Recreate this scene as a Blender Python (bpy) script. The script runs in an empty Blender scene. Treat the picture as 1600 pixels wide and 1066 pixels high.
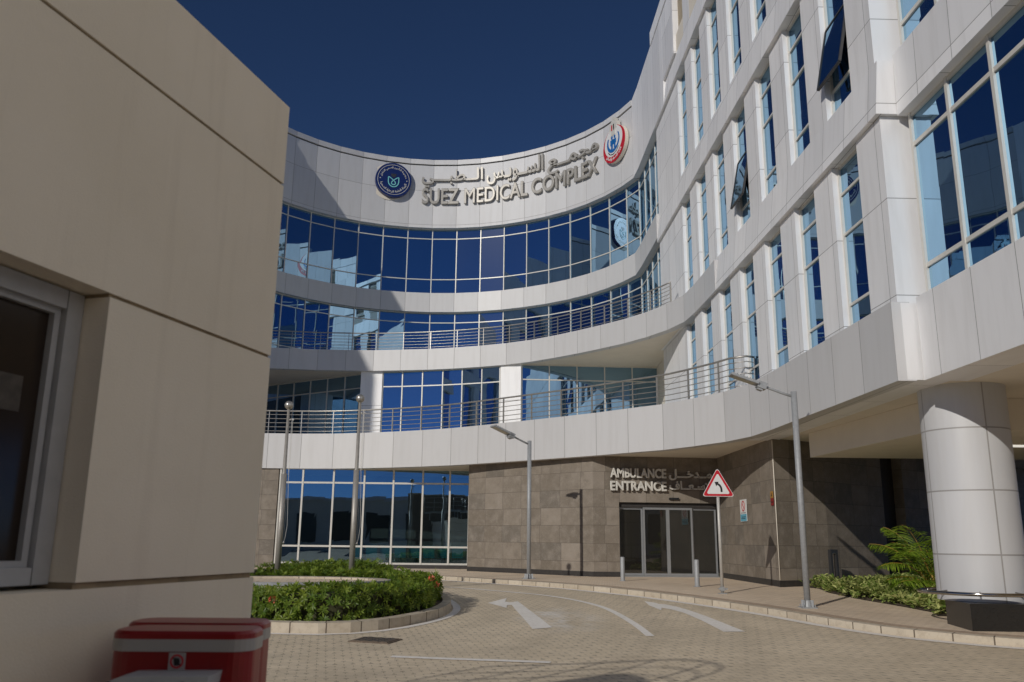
import bpy, bmesh, math, random, unicodedata
from mathutils import Vector, Matrix
random.seed(7)
R = math.radians
SC = bpy.context.scene
COL = SC.collection

# ------------------------------------------------------------------ camera, sky, sun, exposure
cam_d = bpy.data.cameras.new("camera")
cam_d.sensor_width = 36.0
cam_d.lens = 36.0 * 1330.0 / 1600.0
cam_d.clip_start = 0.05
cam_d.clip_end = 3000.0
cam_d.dof.use_dof = True
cam_d.dof.focus_distance = 26.0
cam_d.dof.aperture_fstop = 5.6
cam = bpy.data.objects.new("camera", cam_d)
COL.objects.link(cam)
cam.matrix_world = (Matrix.Translation((0, 0, 1.3)) @ Matrix.Rotation(R(90 + 13.2), 4, 'X')
                    @ Matrix.Rotation(R(0.6), 4, 'Z'))
SC.camera = cam

SUN_EL, SUN_AZ = 23.0, 35.0          # shadows run 35 degrees right of straight ahead
sun_dir = Vector((-math.sin(R(SUN_AZ)) * math.cos(R(SUN_EL)), -math.cos(R(SUN_AZ)) * math.cos(R(SUN_EL)), math.sin(R(SUN_EL))))
world = bpy.data.worlds.new("World")
SC.world = world
world.use_nodes = True
wn = world.node_tree
wn.nodes.clear()
w_out = wn.nodes.new('ShaderNodeOutputWorld')
w_bg = wn.nodes.new('ShaderNodeBackground')
w_sky = wn.nodes.new('ShaderNodeTexSky')
w_sky.sky_type = 'NISHITA'
w_sky.sun_disc = False
w_sky.sun_elevation = R(SUN_EL)
w_sky.sun_rotation = math.atan2(sun_dir.x, sun_dir.y)
w_sky.altitude = 7500.0
w_sky.air_density = 1.0
w_sky.dust_density = 1.0
w_sky.ozone_density = 6.0
w_bg.inputs['Strength'].default_value = 0.070
wn.links.new(w_sky.outputs[0], w_bg.inputs['Color'])
wn.links.new(w_bg.outputs[0], w_out.inputs['Surface'])

sun_d = bpy.data.lights.new("sun", 'SUN')
sun_d.energy = 2.9
sun_d.angle = R(0.5)
sun_d.color = (1.0, 0.95, 0.88)
sun = bpy.data.objects.new("sun", sun_d)
COL.objects.link(sun)
sun.rotation_euler = sun_dir.to_track_quat('Z', 'Y').to_euler()
sun.location = (-40, -60, 60)

SC.view_settings.view_transform = 'Standard'
SC.view_settings.look = 'None'
SC.view_settings.gamma = 1.0
SC.view_settings.use_curve_mapping = False
SC.view_settings.exposure = -0.32
SC.cycles.max_bounces = 10
SC.cycles.diffuse_bounces = 6
SC.cycles.glossy_bounces = 4

# ------------------------------------------------------------------ node helpers and materials
class NT:
    def __init__(s, name):
        s.m = bpy.data.materials.new(name)
        s.m.use_nodes = True
        s.t = s.m.node_tree
        s.t.nodes.clear()
        s.out = s.n('ShaderNodeOutputMaterial')
    def n(s, typ, **kw):
        nd = s.t.nodes.new(typ)
        for k, v in kw.items():
            setattr(nd, k, v)
        return nd
    def set(s, sock, v):
        if hasattr(v, 'links') or isinstance(v, bpy.types.NodeSocket):
            s.t.links.new(v, sock)
        else:
            if sock.type == 'RGBA' and len(v) == 3:
                v = (*v, 1.0)
            sock.default_value = v
    def math(s, op, a, b=None, c=None):
        nd = s.n('ShaderNodeMath', operation=op)
        s.set(nd.inputs[0], a)
        if b is not None: s.set(nd.inputs[1], b)
        if c is not None: s.set(nd.inputs[2], c)
        return nd.outputs[0]
    def mix(s, f, a, b, blend='MIX'):
        nd = s.n('ShaderNodeMix', data_type='RGBA', blend_type=blend)
        s.set(nd.inputs[0], f); s.set(nd.inputs[6], a); s.set(nd.inputs[7], b)
        return nd.outputs[2]
    def noise(s, vec, scale, detail=4.0, rough=0.55):
        nd = s.n('ShaderNodeTexNoise')
        s.set(nd.inputs['Vector'], vec)
        nd.inputs['Scale'].default_value = scale
        nd.inputs['Detail'].default_value = detail
        nd.inputs['Roughness'].default_value = rough
        return nd.outputs[0]
    def ramp(s, f, lo, hi, a=0.0, b=1.0):
        nd = s.n('ShaderNodeMapRange')
        s.set(nd.inputs[0], f)
        nd.inputs[1].default_value = lo; nd.inputs[2].default_value = hi
        nd.inputs[3].default_value = a; nd.inputs[4].default_value = b
        return nd.outputs[0]
    def obj(s):
        return s.n('ShaderNodeTexCoord').outputs['Object']
    def pos(s):
        return s.n('ShaderNodeNewGeometry').outputs['Position']
    def uv(s):
        return s.n('ShaderNodeTexCoord').outputs['UV']
    def sep(s, v):
        nd = s.n('ShaderNodeSeparateXYZ'); s.set(nd.inputs[0], v); return nd.outputs
    def comb(s, x, y, z=0.0):
        nd = s.n('ShaderNodeCombineXYZ'); s.set(nd.inputs[0], x); s.set(nd.inputs[1], y); s.set(nd.inputs[2], z); return nd.outputs[0]
    def white(s, v):
        nd = s.n('ShaderNodeTexWhiteNoise', noise_dimensions='3D'); s.set(nd.inputs['Vector'], v); return nd.outputs[0]
    def bump(s, h, strength=0.3, dist=0.01, normal=None):
        nd = s.n('ShaderNodeBump')
        s.set(nd.inputs['Height'], h)
        nd.inputs['Strength'].default_value = strength
        nd.inputs['Distance'].default_value = dist
        if normal is not None: s.set(nd.inputs['Normal'], normal)
        return nd.outputs[0]
    def pbr(s, col, rough=0.5, metal=0.0, normal=None, spec=0.5, coat=0.0):
        nd = s.n('ShaderNodeBsdfPrincipled')
        s.set(nd.inputs['Base Color'], col); s.set(nd.inputs['Roughness'], rough); s.set(nd.inputs['Metallic'], metal)
        s.set(nd.inputs['Specular IOR Level'], spec)
        if coat: nd.inputs['Coat Weight'].default_value = coat
        if normal is not None: s.set(nd.inputs['Normal'], normal)
        return nd.outputs[0]
    def done(s, sh):
        s.t.links.new(sh, s.out.inputs['Surface'])
        return s.m

def joints(t, u, v, W, H, half):
    """mask of panel joints plus a per-panel random value, from coordinates in metres"""
    fu = t.math('DIVIDE', u, W); fv = t.math('DIVIDE', v, H)
    du = t.math('MULTIPLY', t.math('SUBTRACT', 0.5, t.math('ABSOLUTE', t.math('SUBTRACT', t.math('FRACT', fu), 0.5))), W)
    dv = t.math('MULTIPLY', t.math('SUBTRACT', 0.5, t.math('ABSOLUTE', t.math('SUBTRACT', t.math('FRACT', fv), 0.5))), H)
    m = t.math('LESS_THAN', t.math('MINIMUM', du, dv), half)
    rnd = t.white(t.comb(t.math('FLOOR', fu), t.math('FLOOR', fv)))
    return m, rnd

def panel_mat(name, W, H, base=(0.86, 0.855, 0.85), metal=0.10, rough=0.5, half=0.008):
    t = NT(name)
    s = t.sep(t.uv())
    m, rnd = joints(t, s[0], s[1], W, H, half)
    c = t.mix(t.ramp(rnd, 0, 1), tuple(x * 0.95 for x in base), tuple(min(1, x * 1.04) for x in base))
    st = t.noise(t.comb(t.math('MULTIPLY', s[0], 3.0), t.math('MULTIPLY', s[1], 0.35)), 1.3, 5)
    c = t.mix(t.ramp(st, 0.46, 0.78, 0.0, 0.22), c, (0.42, 0.40, 0.37))
    c = t.mix(m, c, (0.33, 0.32, 0.31))
    wob = t.noise(t.pos(), 0.7, 2)
    wv = t.n('ShaderNodeTexWhiteNoise', noise_dimensions='3D')
    t.set(wv.inputs['Vector'], t.comb(t.math('FLOOR', t.math('DIVIDE', s[0], W)), t.math('FLOOR', t.math('DIVIDE', s[1], H)), 7.0))
    dv = t.n('ShaderNodeVectorMath', operation='SUBTRACT'); t.set(dv.inputs[0], wv.outputs['Color']); dv.inputs[1].default_value = (.5, .5, .5)
    sc_ = t.n('ShaderNodeVectorMath', operation='SCALE'); t.set(sc_.inputs[0], dv.outputs[0]); sc_.inputs['Scale'].default_value = 0.05
    ad = t.n('ShaderNodeVectorMath', operation='ADD'); t.set(ad.inputs[0], t.n('ShaderNodeNewGeometry').outputs['Normal']); t.set(ad.inputs[1], sc_.outputs[0])
    nm = t.n('ShaderNodeVectorMath', operation='NORMALIZE'); t.set(nm.inputs[0], ad.outputs[0])
    nrm = t.bump(wob, 0.25, 0.02, t.bump(t.math('SUBTRACT', 1.0, m), 0.6, 0.006, nm.outputs[0]))
    return t.done(t.pbr(c, t.ramp(rnd, 0, 1, rough - 0.05, rough + 0.07), metal, nrm))

def plain(name, col, rough=0.5, metal=0.0, vary=0.08, scale=6.0, spec=0.5, bump=0.0):
    t = NT(name)
    n = t.noise(t.obj(), scale, 5)
    c = t.mix(t.ramp(n, 0.3, 0.7), tuple(x * (1 - vary) for x in col), tuple(min(1, x * (1 + vary)) for x in col))
    nr = t.bump(n, bump, 0.01) if bump else None
    return t.done(t.pbr(c, rough, metal, nr, spec))

def glass_mat(name, tint, reflect, base, through=0.0, wav=0.28):
    t = NT(name)
    p = t.pos()
    nr = t.bump(t.noise(p, 0.55, 2, 0.4), wav, 0.012)
    g = t.n('ShaderNodeBsdfGlossy'); t.set(g.inputs['Color'], tint); g.inputs['Roughness'].default_value = 0.012
    t.set(g.inputs['Normal'], nr)
    d = t.pbr(base, 0.3, 0, None, 0.2)
    if through > 0:
        tr = t.n('ShaderNodeBsdfTransparent'); t.set(tr.inputs['Color'], (0.60, 0.80, 0.84))
        mm = t.n('ShaderNodeMixShader'); mm.inputs[0].default_value = through
        t.t.links.new(d, mm.inputs[1]); t.t.links.new(tr.outputs[0], mm.inputs[2]); d = mm.outputs[0]
    lw = t.n('ShaderNodeLayerWeight'); lw.inputs['Blend'].default_value = 0.25
    f = t.math('ADD', reflect, t.math('MULTIPLY', lw.outputs['Facing'], (1 - reflect) * 0.35))
    mx = t.n('ShaderNodeMixShader'); t.set(mx.inputs[0], f)
    t.t.links.new(d, mx.inputs[1]); t.t.links.new(g.outputs[0], mx.inputs[2])
    return t.done(mx.outputs[0])

M = {}
M['panel'] = panel_mat('white_cladding', 1.45, 40.0)
M['panel_grid'] = panel_mat('white_cladding_grid', 1.22, 1.98)  # lighter copy of the fascia panels, colour making up for weaker sun
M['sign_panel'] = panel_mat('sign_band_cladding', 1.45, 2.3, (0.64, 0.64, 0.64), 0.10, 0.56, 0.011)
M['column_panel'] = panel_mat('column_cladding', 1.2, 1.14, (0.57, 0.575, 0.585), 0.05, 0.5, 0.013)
M['fascia_panel'] = panel_mat('fascia_cladding', 1.45, 500.0, (0.62, 0.615, 0.61), 0.10, 0.52, 0.011)  # same panels as the wing, colour darkened to temper the stronger sun
M['soffit'] = plain('soffit_plaster', (0.74, 0.68, 0.575), 0.8, 0, 0.04, 1.5)
M['render'] = None
M['frame'] = plain('white_frame', (0.66, 0.64, 0.58), 0.4, 0.1, 0.04)
M['frame_grey'] = plain('grey_frame', (0.30, 0.31, 0.315), 0.4, 0.3, 0.05)
M['steel'] = plain('brushed_steel', (0.46, 0.44, 0.40), 0.34, 0.7, 0.10, 9)
M['letter'] = plain('letter_face', (0.40, 0.38, 0.34), 0.45, 0.25, 0.06)
M['galv'] = plain('galvanised_grey', (0.33, 0.34, 0.345), 0.5, 0.12, 0.10, 14)
M['dark'] = plain('dark_metal', (0.05, 0.05, 0.052), 0.45, 0.4)
M['black_stone'] = plain('black_granite', (0.022, 0.021, 0.02), 0.18, 0, 0.4, 60)
M['dark_plinth'] = plain('dark_plinth', (0.038, 0.034, 0.031), 0.6, 0, 0.2, 10)
M['red'] = plain('red_paint', (0.24, 0.005, 0.007), 0.34, 0, 0.12, 9)
M['label_red'] = plain('label_red', (0.25, 0.01, 0.012), 0.5)
M['sign_red'] = plain('sign_red', (0.52, 0.012, 0.025), 0.4, 0, 0.04)
M['white'] = plain('white_paint', (0.74, 0.74, 0.72), 0.4, 0, 0.03)
M['pole_steel'] = plain('satin_pole', (0.40, 0.375, 0.335), 0.5, 0.45, 0.08, 9)
M['sticker'] = plain('faded_sticker', (0.36, 0.33, 0.32), 0.5)
M['grey_part'] = plain('grey_casting', (0.46, 0.50, 0.53), 0.45, 0.2, 0.05)
M['emblem_blue'] = plain('emblem_blue', (0.008, 0.022, 0.115), 0.35, 0, 0.05)
M['emblem_bright'] = plain('emblem_bright_blue', (0.01, 0.13, 0.40), 0.4, 0, 0.03)
M['mint'] = plain('emblem_mint', (0.22, 0.62, 0.62), 0.4, 0, 0.03)
M['emblem_grey'] = plain('emblem_dark_grey', (0.035, 0.038, 0.05), 0.4, 0, 0.03)
M['black'] = plain('black_paint', (0.015, 0.015, 0.016), 0.5, 0, 0.1)
M['teal'] = plain('teal_plastic', (0.04, 0.32, 0.36), 0.4, 0, 0.05)
M['poster_blue'] = plain('poster_blue', (0.14, 0.42, 0.55), 0.5, 0, 0.05)
M['yellow'] = plain('yellow_label', (0.42, 0.22, 0.04), 0.5)
M['interior'] = plain('interior_wall', (0.16, 0.15, 0.14), 0.8)
M['glass'] = glass_mat('blue_glass', (0.26, 0.43, 0.60), 0.86, (0.008, 0.016, 0.035))
M['glass_ground'] = glass_mat('ground_glass', (0.40, 0.58, 0.72), 0.47, (0.006, 0.012, 0.02), 0.86, 0.35)
M['glass_door'] = glass_mat('door_glass', (0.6, 0.62, 0.6), 0.16, (0.035, 0.031, 0.026), 0.5, 0.2)
M['glass_brown'] = plain('brown_glass', (0.030, 0.022, 0.017), 0.12, 0, 0.15, 3, 0.25)

def mk_render():
    t = NT('cream_render')
    p = t.pos()
    fine = t.noise(p, 180.0, 3)
    big = t.noise(p, 1.6, 6, 0.6)
    c = t.mix(t.ramp(big, 0.35, 0.7), (0.80, 0.73, 0.60), (0.85, 0.78, 0.655))
    s = t.sep(p)
    drip = t.noise(t.comb(t.math('MULTIPLY', s[0], 8.0), t.math('MULTIPLY', s[1], 8.0), t.math('MULTIPLY', s[2], 0.7)), 1.4, 4)
    c = t.mix(t.ramp(drip, 0.57, 0.82, 0, 0.20), c, (0.46, 0.39, 0.30))
    vor = t.noise(p, 5.5, 1)
    c = t.mix(t.ramp(vor, 0.77, 0.82, 0, 0.2), c, (0.34, 0.28, 0.22))
    sm = t.noise(p, 3.4, 7, 0.7)
    c = t.mix(t.ramp(sm, 0.57, 0.78, 0, 0.13), c, (0.56, 0.49, 0.40))
    return t.done(t.pbr(c, 0.85, 0, t.bump(t.math('ADD', fine, t.math('MULTIPLY', big, 0.8)), 0.3, 0.003), 0.25))
M['render'] = mk_render()
M['groove'] = plain('groove_sealant', (0.26, 0.20, 0.125), 0.85, 0, 0.25, 14)

def mk_stone():
    t = NT('brown_limestone')
    s = t.sep(t.uv())
    W, H = 0.97, 0.62
    row = t.math('FLOOR', t.math('DIVIDE', s[1], H))
    odd = t.math('MULTIPLY', t.math('SUBTRACT', t.white(t.comb(row, 3.0)), 0.5), 0.10)
    u = t.math('ADD', s[0], odd)
    m, rnd = joints(t, u, s[1], W, H, 0.006)
    rnd2 = t.white(t.comb(t.math('FLOOR', t.math('DIVIDE', u, W)), t.math('ADD', row, 41.0)))
    c = t.mix(rnd, (0.185, 0.156, 0.122), (0.242, 0.206, 0.164))
    c = t.mix(t.ramp(rnd2, 0.86, 0.92, 0.0, 0.6), c, (0.32, 0.275, 0.225))
    c = t.mix(t.ramp(rnd2, 0.16, 0.10, 0.0, 0.55), c, (0.145, 0.130, 0.110))
    v = t.comb(t.math('ADD', u, t.math('MULTIPLY', rnd, 30.0)), s[1], t.math('MULTIPLY', rnd2, 20.0))
    n1 = t.noise(v, 2.6, 8, 0.68)
    c = t.mix(t.ramp(n1, 0.48, 0.72, 0, 0.65), c, (0.33, 0.29, 0.245))
    c = t.mix(t.ramp(n1, 0.46, 0.26, 0, 0.6), c, (0.125, 0.105, 0.083))
    n2 = t.noise(v, 34, 6, 0.75)
    c = t.mix(t.ramp(n2, 0.58, 0.70, 0, 0.75), c, (0.46, 0.41, 0.35))
    c = t.mix(t.ramp(n2, 0.42, 0.30, 0, 0.55), c, (0.10, 0.085, 0.068))
    c = t.mix(t.math('MULTIPLY', m, 0.8), c, (0.085, 0.07, 0.056))
    return t.done(t.pbr(c, 0.62, 0, t.bump(t.math('SUBTRACT', n2, t.math('MULTIPLY', m, 2.0)), 0.4, 0.006), 0.35))
M['stone'] = mk_stone()

def mk_paver(name, ca, cb, spot):
    t = NT(name)
    p = t.pos()
    s = t.sep(p)
    ca_, sa_ = math.cos(R(12)), math.sin(R(12))
    u = t.math('ADD', t.math('MULTIPLY', s[0], ca_), t.math('MULTIPLY', s[1], sa_))
    v = t.math('SUBTRACT', t.math('MULTIPLY', s[1], ca_), t.math('MULTIPLY', s[0], sa_))
    br = t.n('ShaderNodeTexBrick')
    t.set(br.inputs['Vector'], t.comb(u, v))
    t.set(br.inputs['Color1'], ca); t.set(br.inputs['Color2'], cb); t.set(br.inputs['Mortar'], tuple(x * 0.66 for x in ca))
    br.inputs['Scale'].default_value = 1.0
    br.inputs['Mortar Size'].default_value = 0.009
    br.inputs['Mortar Smooth'].default_value = 0.3
    br.inputs['Brick Width'].default_value = 0.24
    br.inputs['Row Height'].default_value = 0.12
    c = br.outputs[0]
    if spot:
        row = t.math('FLOOR', t.math('DIVIDE', v, 0.24))
        uu = t.math('ADD', t.math('DIVIDE', u, 0.24), t.math('FRACT', t.math('MULTIPLY', row, 0.5)))
        a = t.math('LESS_THAN', t.math('ABSOLUTE', t.math('SUBTRACT', t.math('FRACT', uu), 0.5)), 0.13)
        b = t.math('LESS_THAN', t.math('ABSOLUTE', t.math('SUBTRACT', t.math('FRACT', t.math('DIVIDE', v, 0.24)), 0.5)), 0.13)
        k = t.math('MULTIPLY', t.math('MULTIPLY', a, b), t.ramp(t.noise(p, 0.8, 3), 0.35, 0.6, 0.2, 0.65))
        c = t.mix(k, c, (0.17, 0.14, 0.11))
    blk = t.white(t.comb(t.math('FLOOR', t.math('DIVIDE', u, 0.24)), t.math('FLOOR', t.math('DIVIDE', v, 0.12))))
    c = t.mix(t.ramp(blk, 0.72, 1.0, 0.0, 0.16), c, tuple(x * 0.55 for x in ca))
    big = t.noise(p, 0.35, 6, 0.6)
    c = t.mix(t.ramp(big, 0.38, 0.66, 0.0, 0.38), c, tuple(x * 0.62 for x in ca))
    mid = t.noise(p, 2.4, 6, 0.65)
    c = t.mix(t.ramp(mid, 0.5, 0.75, 0.0, 0.30), c, tuple(min(1, x * 1.18) for x in cb))
    c = t.mix(t.ramp(mid, 0.42, 0.25, 0.0, 0.35), c, tuple(x * 0.55 for x in ca))
    if spot:      # rubber worn into the two wheel tracks round the island
        tx = t.math('ADD', s[0], 4.4); ty = t.math('MULTIPLY', t.math('SUBTRACT', s[1], 19.5), 0.62)
        rd = t.math('SQRT', t.math('ADD', t.math('MULTIPLY', tx, tx), t.math('MULTIPLY', ty, ty)))
        wn_ = t.ramp(t.noise(p, 0.9, 6, 0.7), 0.36, 0.64, 0.0, 0.17)
        for r0 in (4.25, 5.75, 7.4, 8.9):
            bd = t.ramp(t.math('ABSOLUTE', t.math('SUBTRACT', rd, r0)), 0.06, 0.38, 1.0, 0.0)
            c = t.mix(t.math('MULTIPLY', bd, wn_), c, (0.20, 0.165, 0.125))
    if spot:      # a spilt whitish stain beside the left arrow
        dx = t.math('SUBTRACT', s[0], 1.0); dy = t.math('MULTIPLY', t.math('SUBTRACT', s[1], 17.7), 0.42)
        rr = t.math('SQRT', t.math('ADD', t.math('MULTIPLY', dx, dx), t.math('MULTIPLY', dy, dy)))
        k = t.math('MULTIPLY', t.ramp(rr, 0.15, 1.0, 1.0, 0.0), t.ramp(t.noise(p, 2.2, 5), 0.40, 0.68, 0.0, 0.8))
        c = t.mix(k, c, (0.86, 0.85, 0.84))
    return t.done(t.pbr(c, 0.85, 0, t.bump(br.outputs['Fac'], 0.4, -0.006), 0.25))
M['paver'] = mk_paver('road_pavers', (0.72, 0.605, 0.44), (0.79, 0.67, 0.50), True)
M['paver_walk'] = mk_paver('walk_pavers', (0.80, 0.645, 0.475), (0.86, 0.71, 0.54), False)

def mk_kerb():
    t = NT('kerb_concrete')
    s = t.sep(t.uv())
    m, rnd = joints(t, s[0], t.math('ADD', s[1], 5.0), 0.62, 20.0, 0.012)
    c = t.mix(rnd, (0.50, 0.43, 0.33), (0.60, 0.53, 0.42))
    n = t.noise(t.pos(), 7, 6, 0.7)
    c = t.mix(t.ramp(n, 0.48, 0.75, 0, 0.6), c, (0.30, 0.235, 0.165))
    c = t.mix(m, c, (0.15, 0.12, 0.09))
    return t.done(t.pbr(c, 0.85, 0, t.bump(n, 0.3, 0.006), 0.3))
M['kerb'] = mk_kerb()

def mk_paint():
    t = NT('road_paint')
    n = t.noise(t.pos(), 14, 7, 0.75)
    n2 = t.noise(t.pos(), 1.1, 3)
    c = t.mix(t.ramp(n, 0.44, 0.62), (0.92, 0.88, 0.82), (0.80, 0.75, 0.67))
    c = t.mix(t.ramp(n2, 0.5, 0.75, 0, 0.25), c, (0.60, 0.54, 0.45))
    return t.done(t.pbr(c, 0.7, 0, None, 0.3))
M['paint'] = mk_paint()

def leaf_mat(name, lo, hi, trans=0.35):
    t = NT(name)
    at = t.n('ShaderNodeAttribute', attribute_name='tone')
    c = t.mix(at.outputs['Fac'], lo, hi)
    p = t.pbr(c, 0.42, 0, None, 0.45)
    tr = t.n('ShaderNodeBsdfTranslucent'); t.set(tr.inputs['Color'], t.mix(0.5, c, (0.22, 0.30, 0.03)))
    mx = t.n('ShaderNodeMixShader'); mx.inputs[0].default_value = trans
    t.t.links.new(p, mx.inputs[1]); t.t.links.new(tr.outputs[0], mx.inputs[2])
    return t.done(mx.outputs[0])
M['leaf'] = leaf_mat('hedge_leaf', (0.085, 0.165, 0.018), (0.34, 0.42, 0.055), 0.42)
M['leaf_var'] = leaf_mat('variegated_leaf', (0.10, 0.20, 0.02), (0.62, 0.64, 0.24), 0.3)
M['palm'] = leaf_mat('palm_leaflet', (0.09, 0.19, 0.012), (0.34, 0.47, 0.05), 0.45)
M['stem'] = plain('palm_stem', (0.42, 0.26, 0.05), 0.5)
M['twig'] = plain('twig_brown', (0.045, 0.045, 0.018), 0.9, 0, 0.4, 20)
M['soil'] = plain('soil', (0.11, 0.08, 0.055), 0.95, 0, 0.3, 12)
M['petal'] = plain('coral_petal', (0.62, 0.10, 0.06), 0.5, 0, 0.15, 40)

# ------------------------------------------------------------------ mesh helpers
class MB:
    def __init__(s):
        s.v = []; s.f = []; s.uv = []; s.sm = []
    def face(s, pts, uvs=None, smooth=False):
        i = len(s.v)
        s.v.extend([tuple(p) for p in pts])
        s.f.append(tuple(range(i, i + len(pts))))
        if uvs is None:
            a, b, c = Vector(pts[0]), Vector(pts[1]), Vector(pts[-1])
            n = (b - a).cross(c - a)
            if abs(n.z) > 0.7 * n.length: uvs = [(p[0], p[1]) for p in pts]
            else:
                tx = Vector((-n.y, n.x, 0)); tx = tx.normalized() if tx.length > 1e-9 else Vector((1, 0, 0))
                uvs = [(Vector(p).dot(tx), p[2]) for p in pts]
        s.uv.append(uvs); s.sm.append(smooth)
    def hexa(s, b, t):
        """b, t: 4 bottom and 4 top points, counter-clockwise from above"""
        s.face([b[3], b[2], b[1], b[0]]); s.face(t)
        for i in range(4):
            j = (i + 1) % 4
            s.face([b[i], b[j], t[j], t[i]])
    def box(s, x0, x1, y0, y1, z0, z1):
        s.hexa([(x0, y0, z0), (x1, y0, z0), (x1, y1, z0), (x0, y1, z0)], [(x0, y0, z1), (x1, y0, z1), (x1, y1, z1), (x0, y1, z1)])
    def obox(s, c, ax, ay, az):
        """box from centre and three half-extent vectors"""
        c, ax, ay, az = Vector(c), Vector(ax), Vector(ay), Vector(az)
        if ax.cross(ay).dot(az) < 0: ax = -ax
        b = [c - ax - ay - az, c + ax - ay - az, c + ax + ay - az, c - ax + ay - az]
        s.hexa(b, [p + 2 * az for p in b])
    def bar(s, p, q, w, d, up=(0, 0, 1)):
        p, q = Vector(p), Vector(q)
        a = (q - p); L = a.length; a = a / L
        u = Vector(up)
        x = a.cross(u)
        if x.length < 1e-4: x = a.cross(Vector((0, 1, 0)))
        x.normalize(); y = x.cross(a)
        s.obox((p + q) / 2, a * L / 2, x * w / 2, y * d / 2)
    def tube(s, pts, r, n=10, cap=True, closed=False):
        pts = [Vector(p) for p in pts]
        rr = r if isinstance(r, (list, tuple)) else [r] * len(pts)
        rings = []
        N = len(pts)
        for i, p in enumerate(pts):
            if closed: a = pts[(i + 1) % N] - pts[i - 1]
            else: a = pts[min(i + 1, N - 1)] - pts[max(i - 1, 0)]
            a.normalize()
            ref = Vector((0, 0, 1)) if abs(a.z) < 0.9 else Vector((0, 1, 0))
            x = a.cross(ref).normalized(); y = x.cross(a)
            rings.append([p + (x * math.cos(2 * math.pi * k / n) + y * math.sin(2 * math.pi * k / n)) * rr[i] for k in range(n)])
        for i in range(N if closed else N - 1):
            A, B = rings[i], rings[(i + 1) % N]
            for k in range(n):
                j = (k + 1) % n
                s.face([A[k], A[j], B[j], B[k]][::-1], None, True)
        if cap and not closed:
            s.face(rings[0]); s.face(rings[-1][::-1])
    def lathe(s, prof, c, n=32, smooth=True, uvr=None):
        """prof: list of (r, z) bottom to top"""
        for k in range(n):
            a0, a1 = 2 * math.pi * k / n, 2 * math.pi * (k + 1) / n
            for (r0, z0), (r1, z1) in zip(prof, prof[1:]):
                P = [(c[0] + r0 * math.cos(a0), c[1] + r0 * math.sin(a0), c[2] + z0), (c[0] + r0 * math.cos(a1), c[1] + r0 * math.sin(a1), c[2] + z0),
                     (c[0] + r1 * math.cos(a1), c[1] + r1 * math.sin(a1), c[2] + z1), (c[0] + r1 * math.cos(a0), c[1] + r1 * math.sin(a0), c[2] + z1)]
                q = uvr or max(r0, r1)
                U = [(a0 * q, z0), (a1 * q, z0), (a1 * q, z1), (a0 * q, z1)]
                if r0 < 1e-6: P, U = P[1:], U[1:]
                elif r1 < 1e-6: P, U = P[:3], U[:3]
                s.face(P, U, smooth)
    def poly(s, pts, z0, z1):
        """vertical prism over a simple polygon (counter-clockwise from above)"""
        P = [Vector((p[0], p[1], 0)) for p in pts]
        from mathutils.geometry import tessellate_polygon
        tri = tessellate_polygon([P])
        for a, b, c in tri:
            n = (P[b] - P[a]).cross(P[c] - P[a]).z
            t = (a, b, c) if n > 0 else (c, b, a)
            s.face([(P[i].x, P[i].y, z1) for i in t])
            s.face([(P[i].x, P[i].y, z0) for i in t[::-1]])
        u = 0
        for i in range(len(P)):
            a, b = P[i], P[(i + 1) % len(P)]
            L = (b - a).length
            s.face([(a.x, a.y, z0), (b.x, b.y, z0), (b.x, b.y, z1), (a.x, a.y, z1)], [(u, z0), (u + L, z0), (u + L, z1), (u, z1)])
            u += L
    def wall(s, path, th, z0, z1, u0=0.0, smooth=False, tilt=0.0, ustep=None):
        """solid band along a plan path; its visible face lies on the path, body goes th to the LEFT of travel.
        tilt: how far the top edge steps back"""
        out = offset(path, th); top = offset(path, tilt) if tilt else path
        u = u0
        for i in range(len(path) - 1):
            a, b, c, d = path[i], path[i + 1], out[i + 1], out[i]
            ta, tb = top[i], top[i + 1]
            L = math.dist(a, b)
            du = ustep or L
            s.face([(b[0], b[1], z0), (a[0], a[1], z0), (ta[0], ta[1], z1), (tb[0], tb[1], z1)][::-1],
                   [(u + du, z0), (u, z0), (u, z1), (u + du, z1)][::-1], smooth)
            s.face([(c[0], c[1], z0), (d[0], d[1], z0), (d[0], d[1], z1), (c[0], c[1], z1)])
            s.face([(ta[0], ta[1], z1), (tb[0], tb[1], z1), (c[0], c[1], z1), (d[0], d[1], z1)])
            s.face([(a[0], a[1], z0), (d[0], d[1], z0), (c[0], c[1], z0), (b[0], b[1], z0)])
            u += du
        for i, fl in ((0, False), (len(path) - 1, True)):
            a, d, t = path[i], out[i], top[i]
            q = [(a[0], a[1], z0), (d[0], d[1], z0), (d[0], d[1], z1), (t[0], t[1], z1)]
            s.face(q if fl else q[::-1])
        return u
    def build(s, name, mat, parent=None, loc=None):
        me = bpy.data.meshes.new(name)
        off = Vector(loc) if loc else Vector((0, 0, 0))
        me.from_pydata([tuple(Vector(v) - off) for v in s.v], [], s.f)
        uvl = me.uv_layers.new(name='UVMap')
        flat = []
        for us in s.uv:
            for u in us: flat.extend((u[0], u[1]))
        uvl.data.foreach_set('uv', flat)
        me.polygons.foreach_set('use_smooth', s.sm)
        me.materials.append(M[mat] if isinstance(mat, str) else mat)
        if any(s.sm):
            bm = bmesh.new(); bm.from_mesh(me)
            bmesh.ops.remove_doubles(bm, verts=bm.verts, dist=1e-4)
            bm.to_mesh(me); bm.free()
        me.update()
        o = bpy.data.objects.new(name, me)
        COL.objects.link(o)
        if parent is not None:
            o.parent = parent
        if loc: o.location = off
        return o

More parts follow.
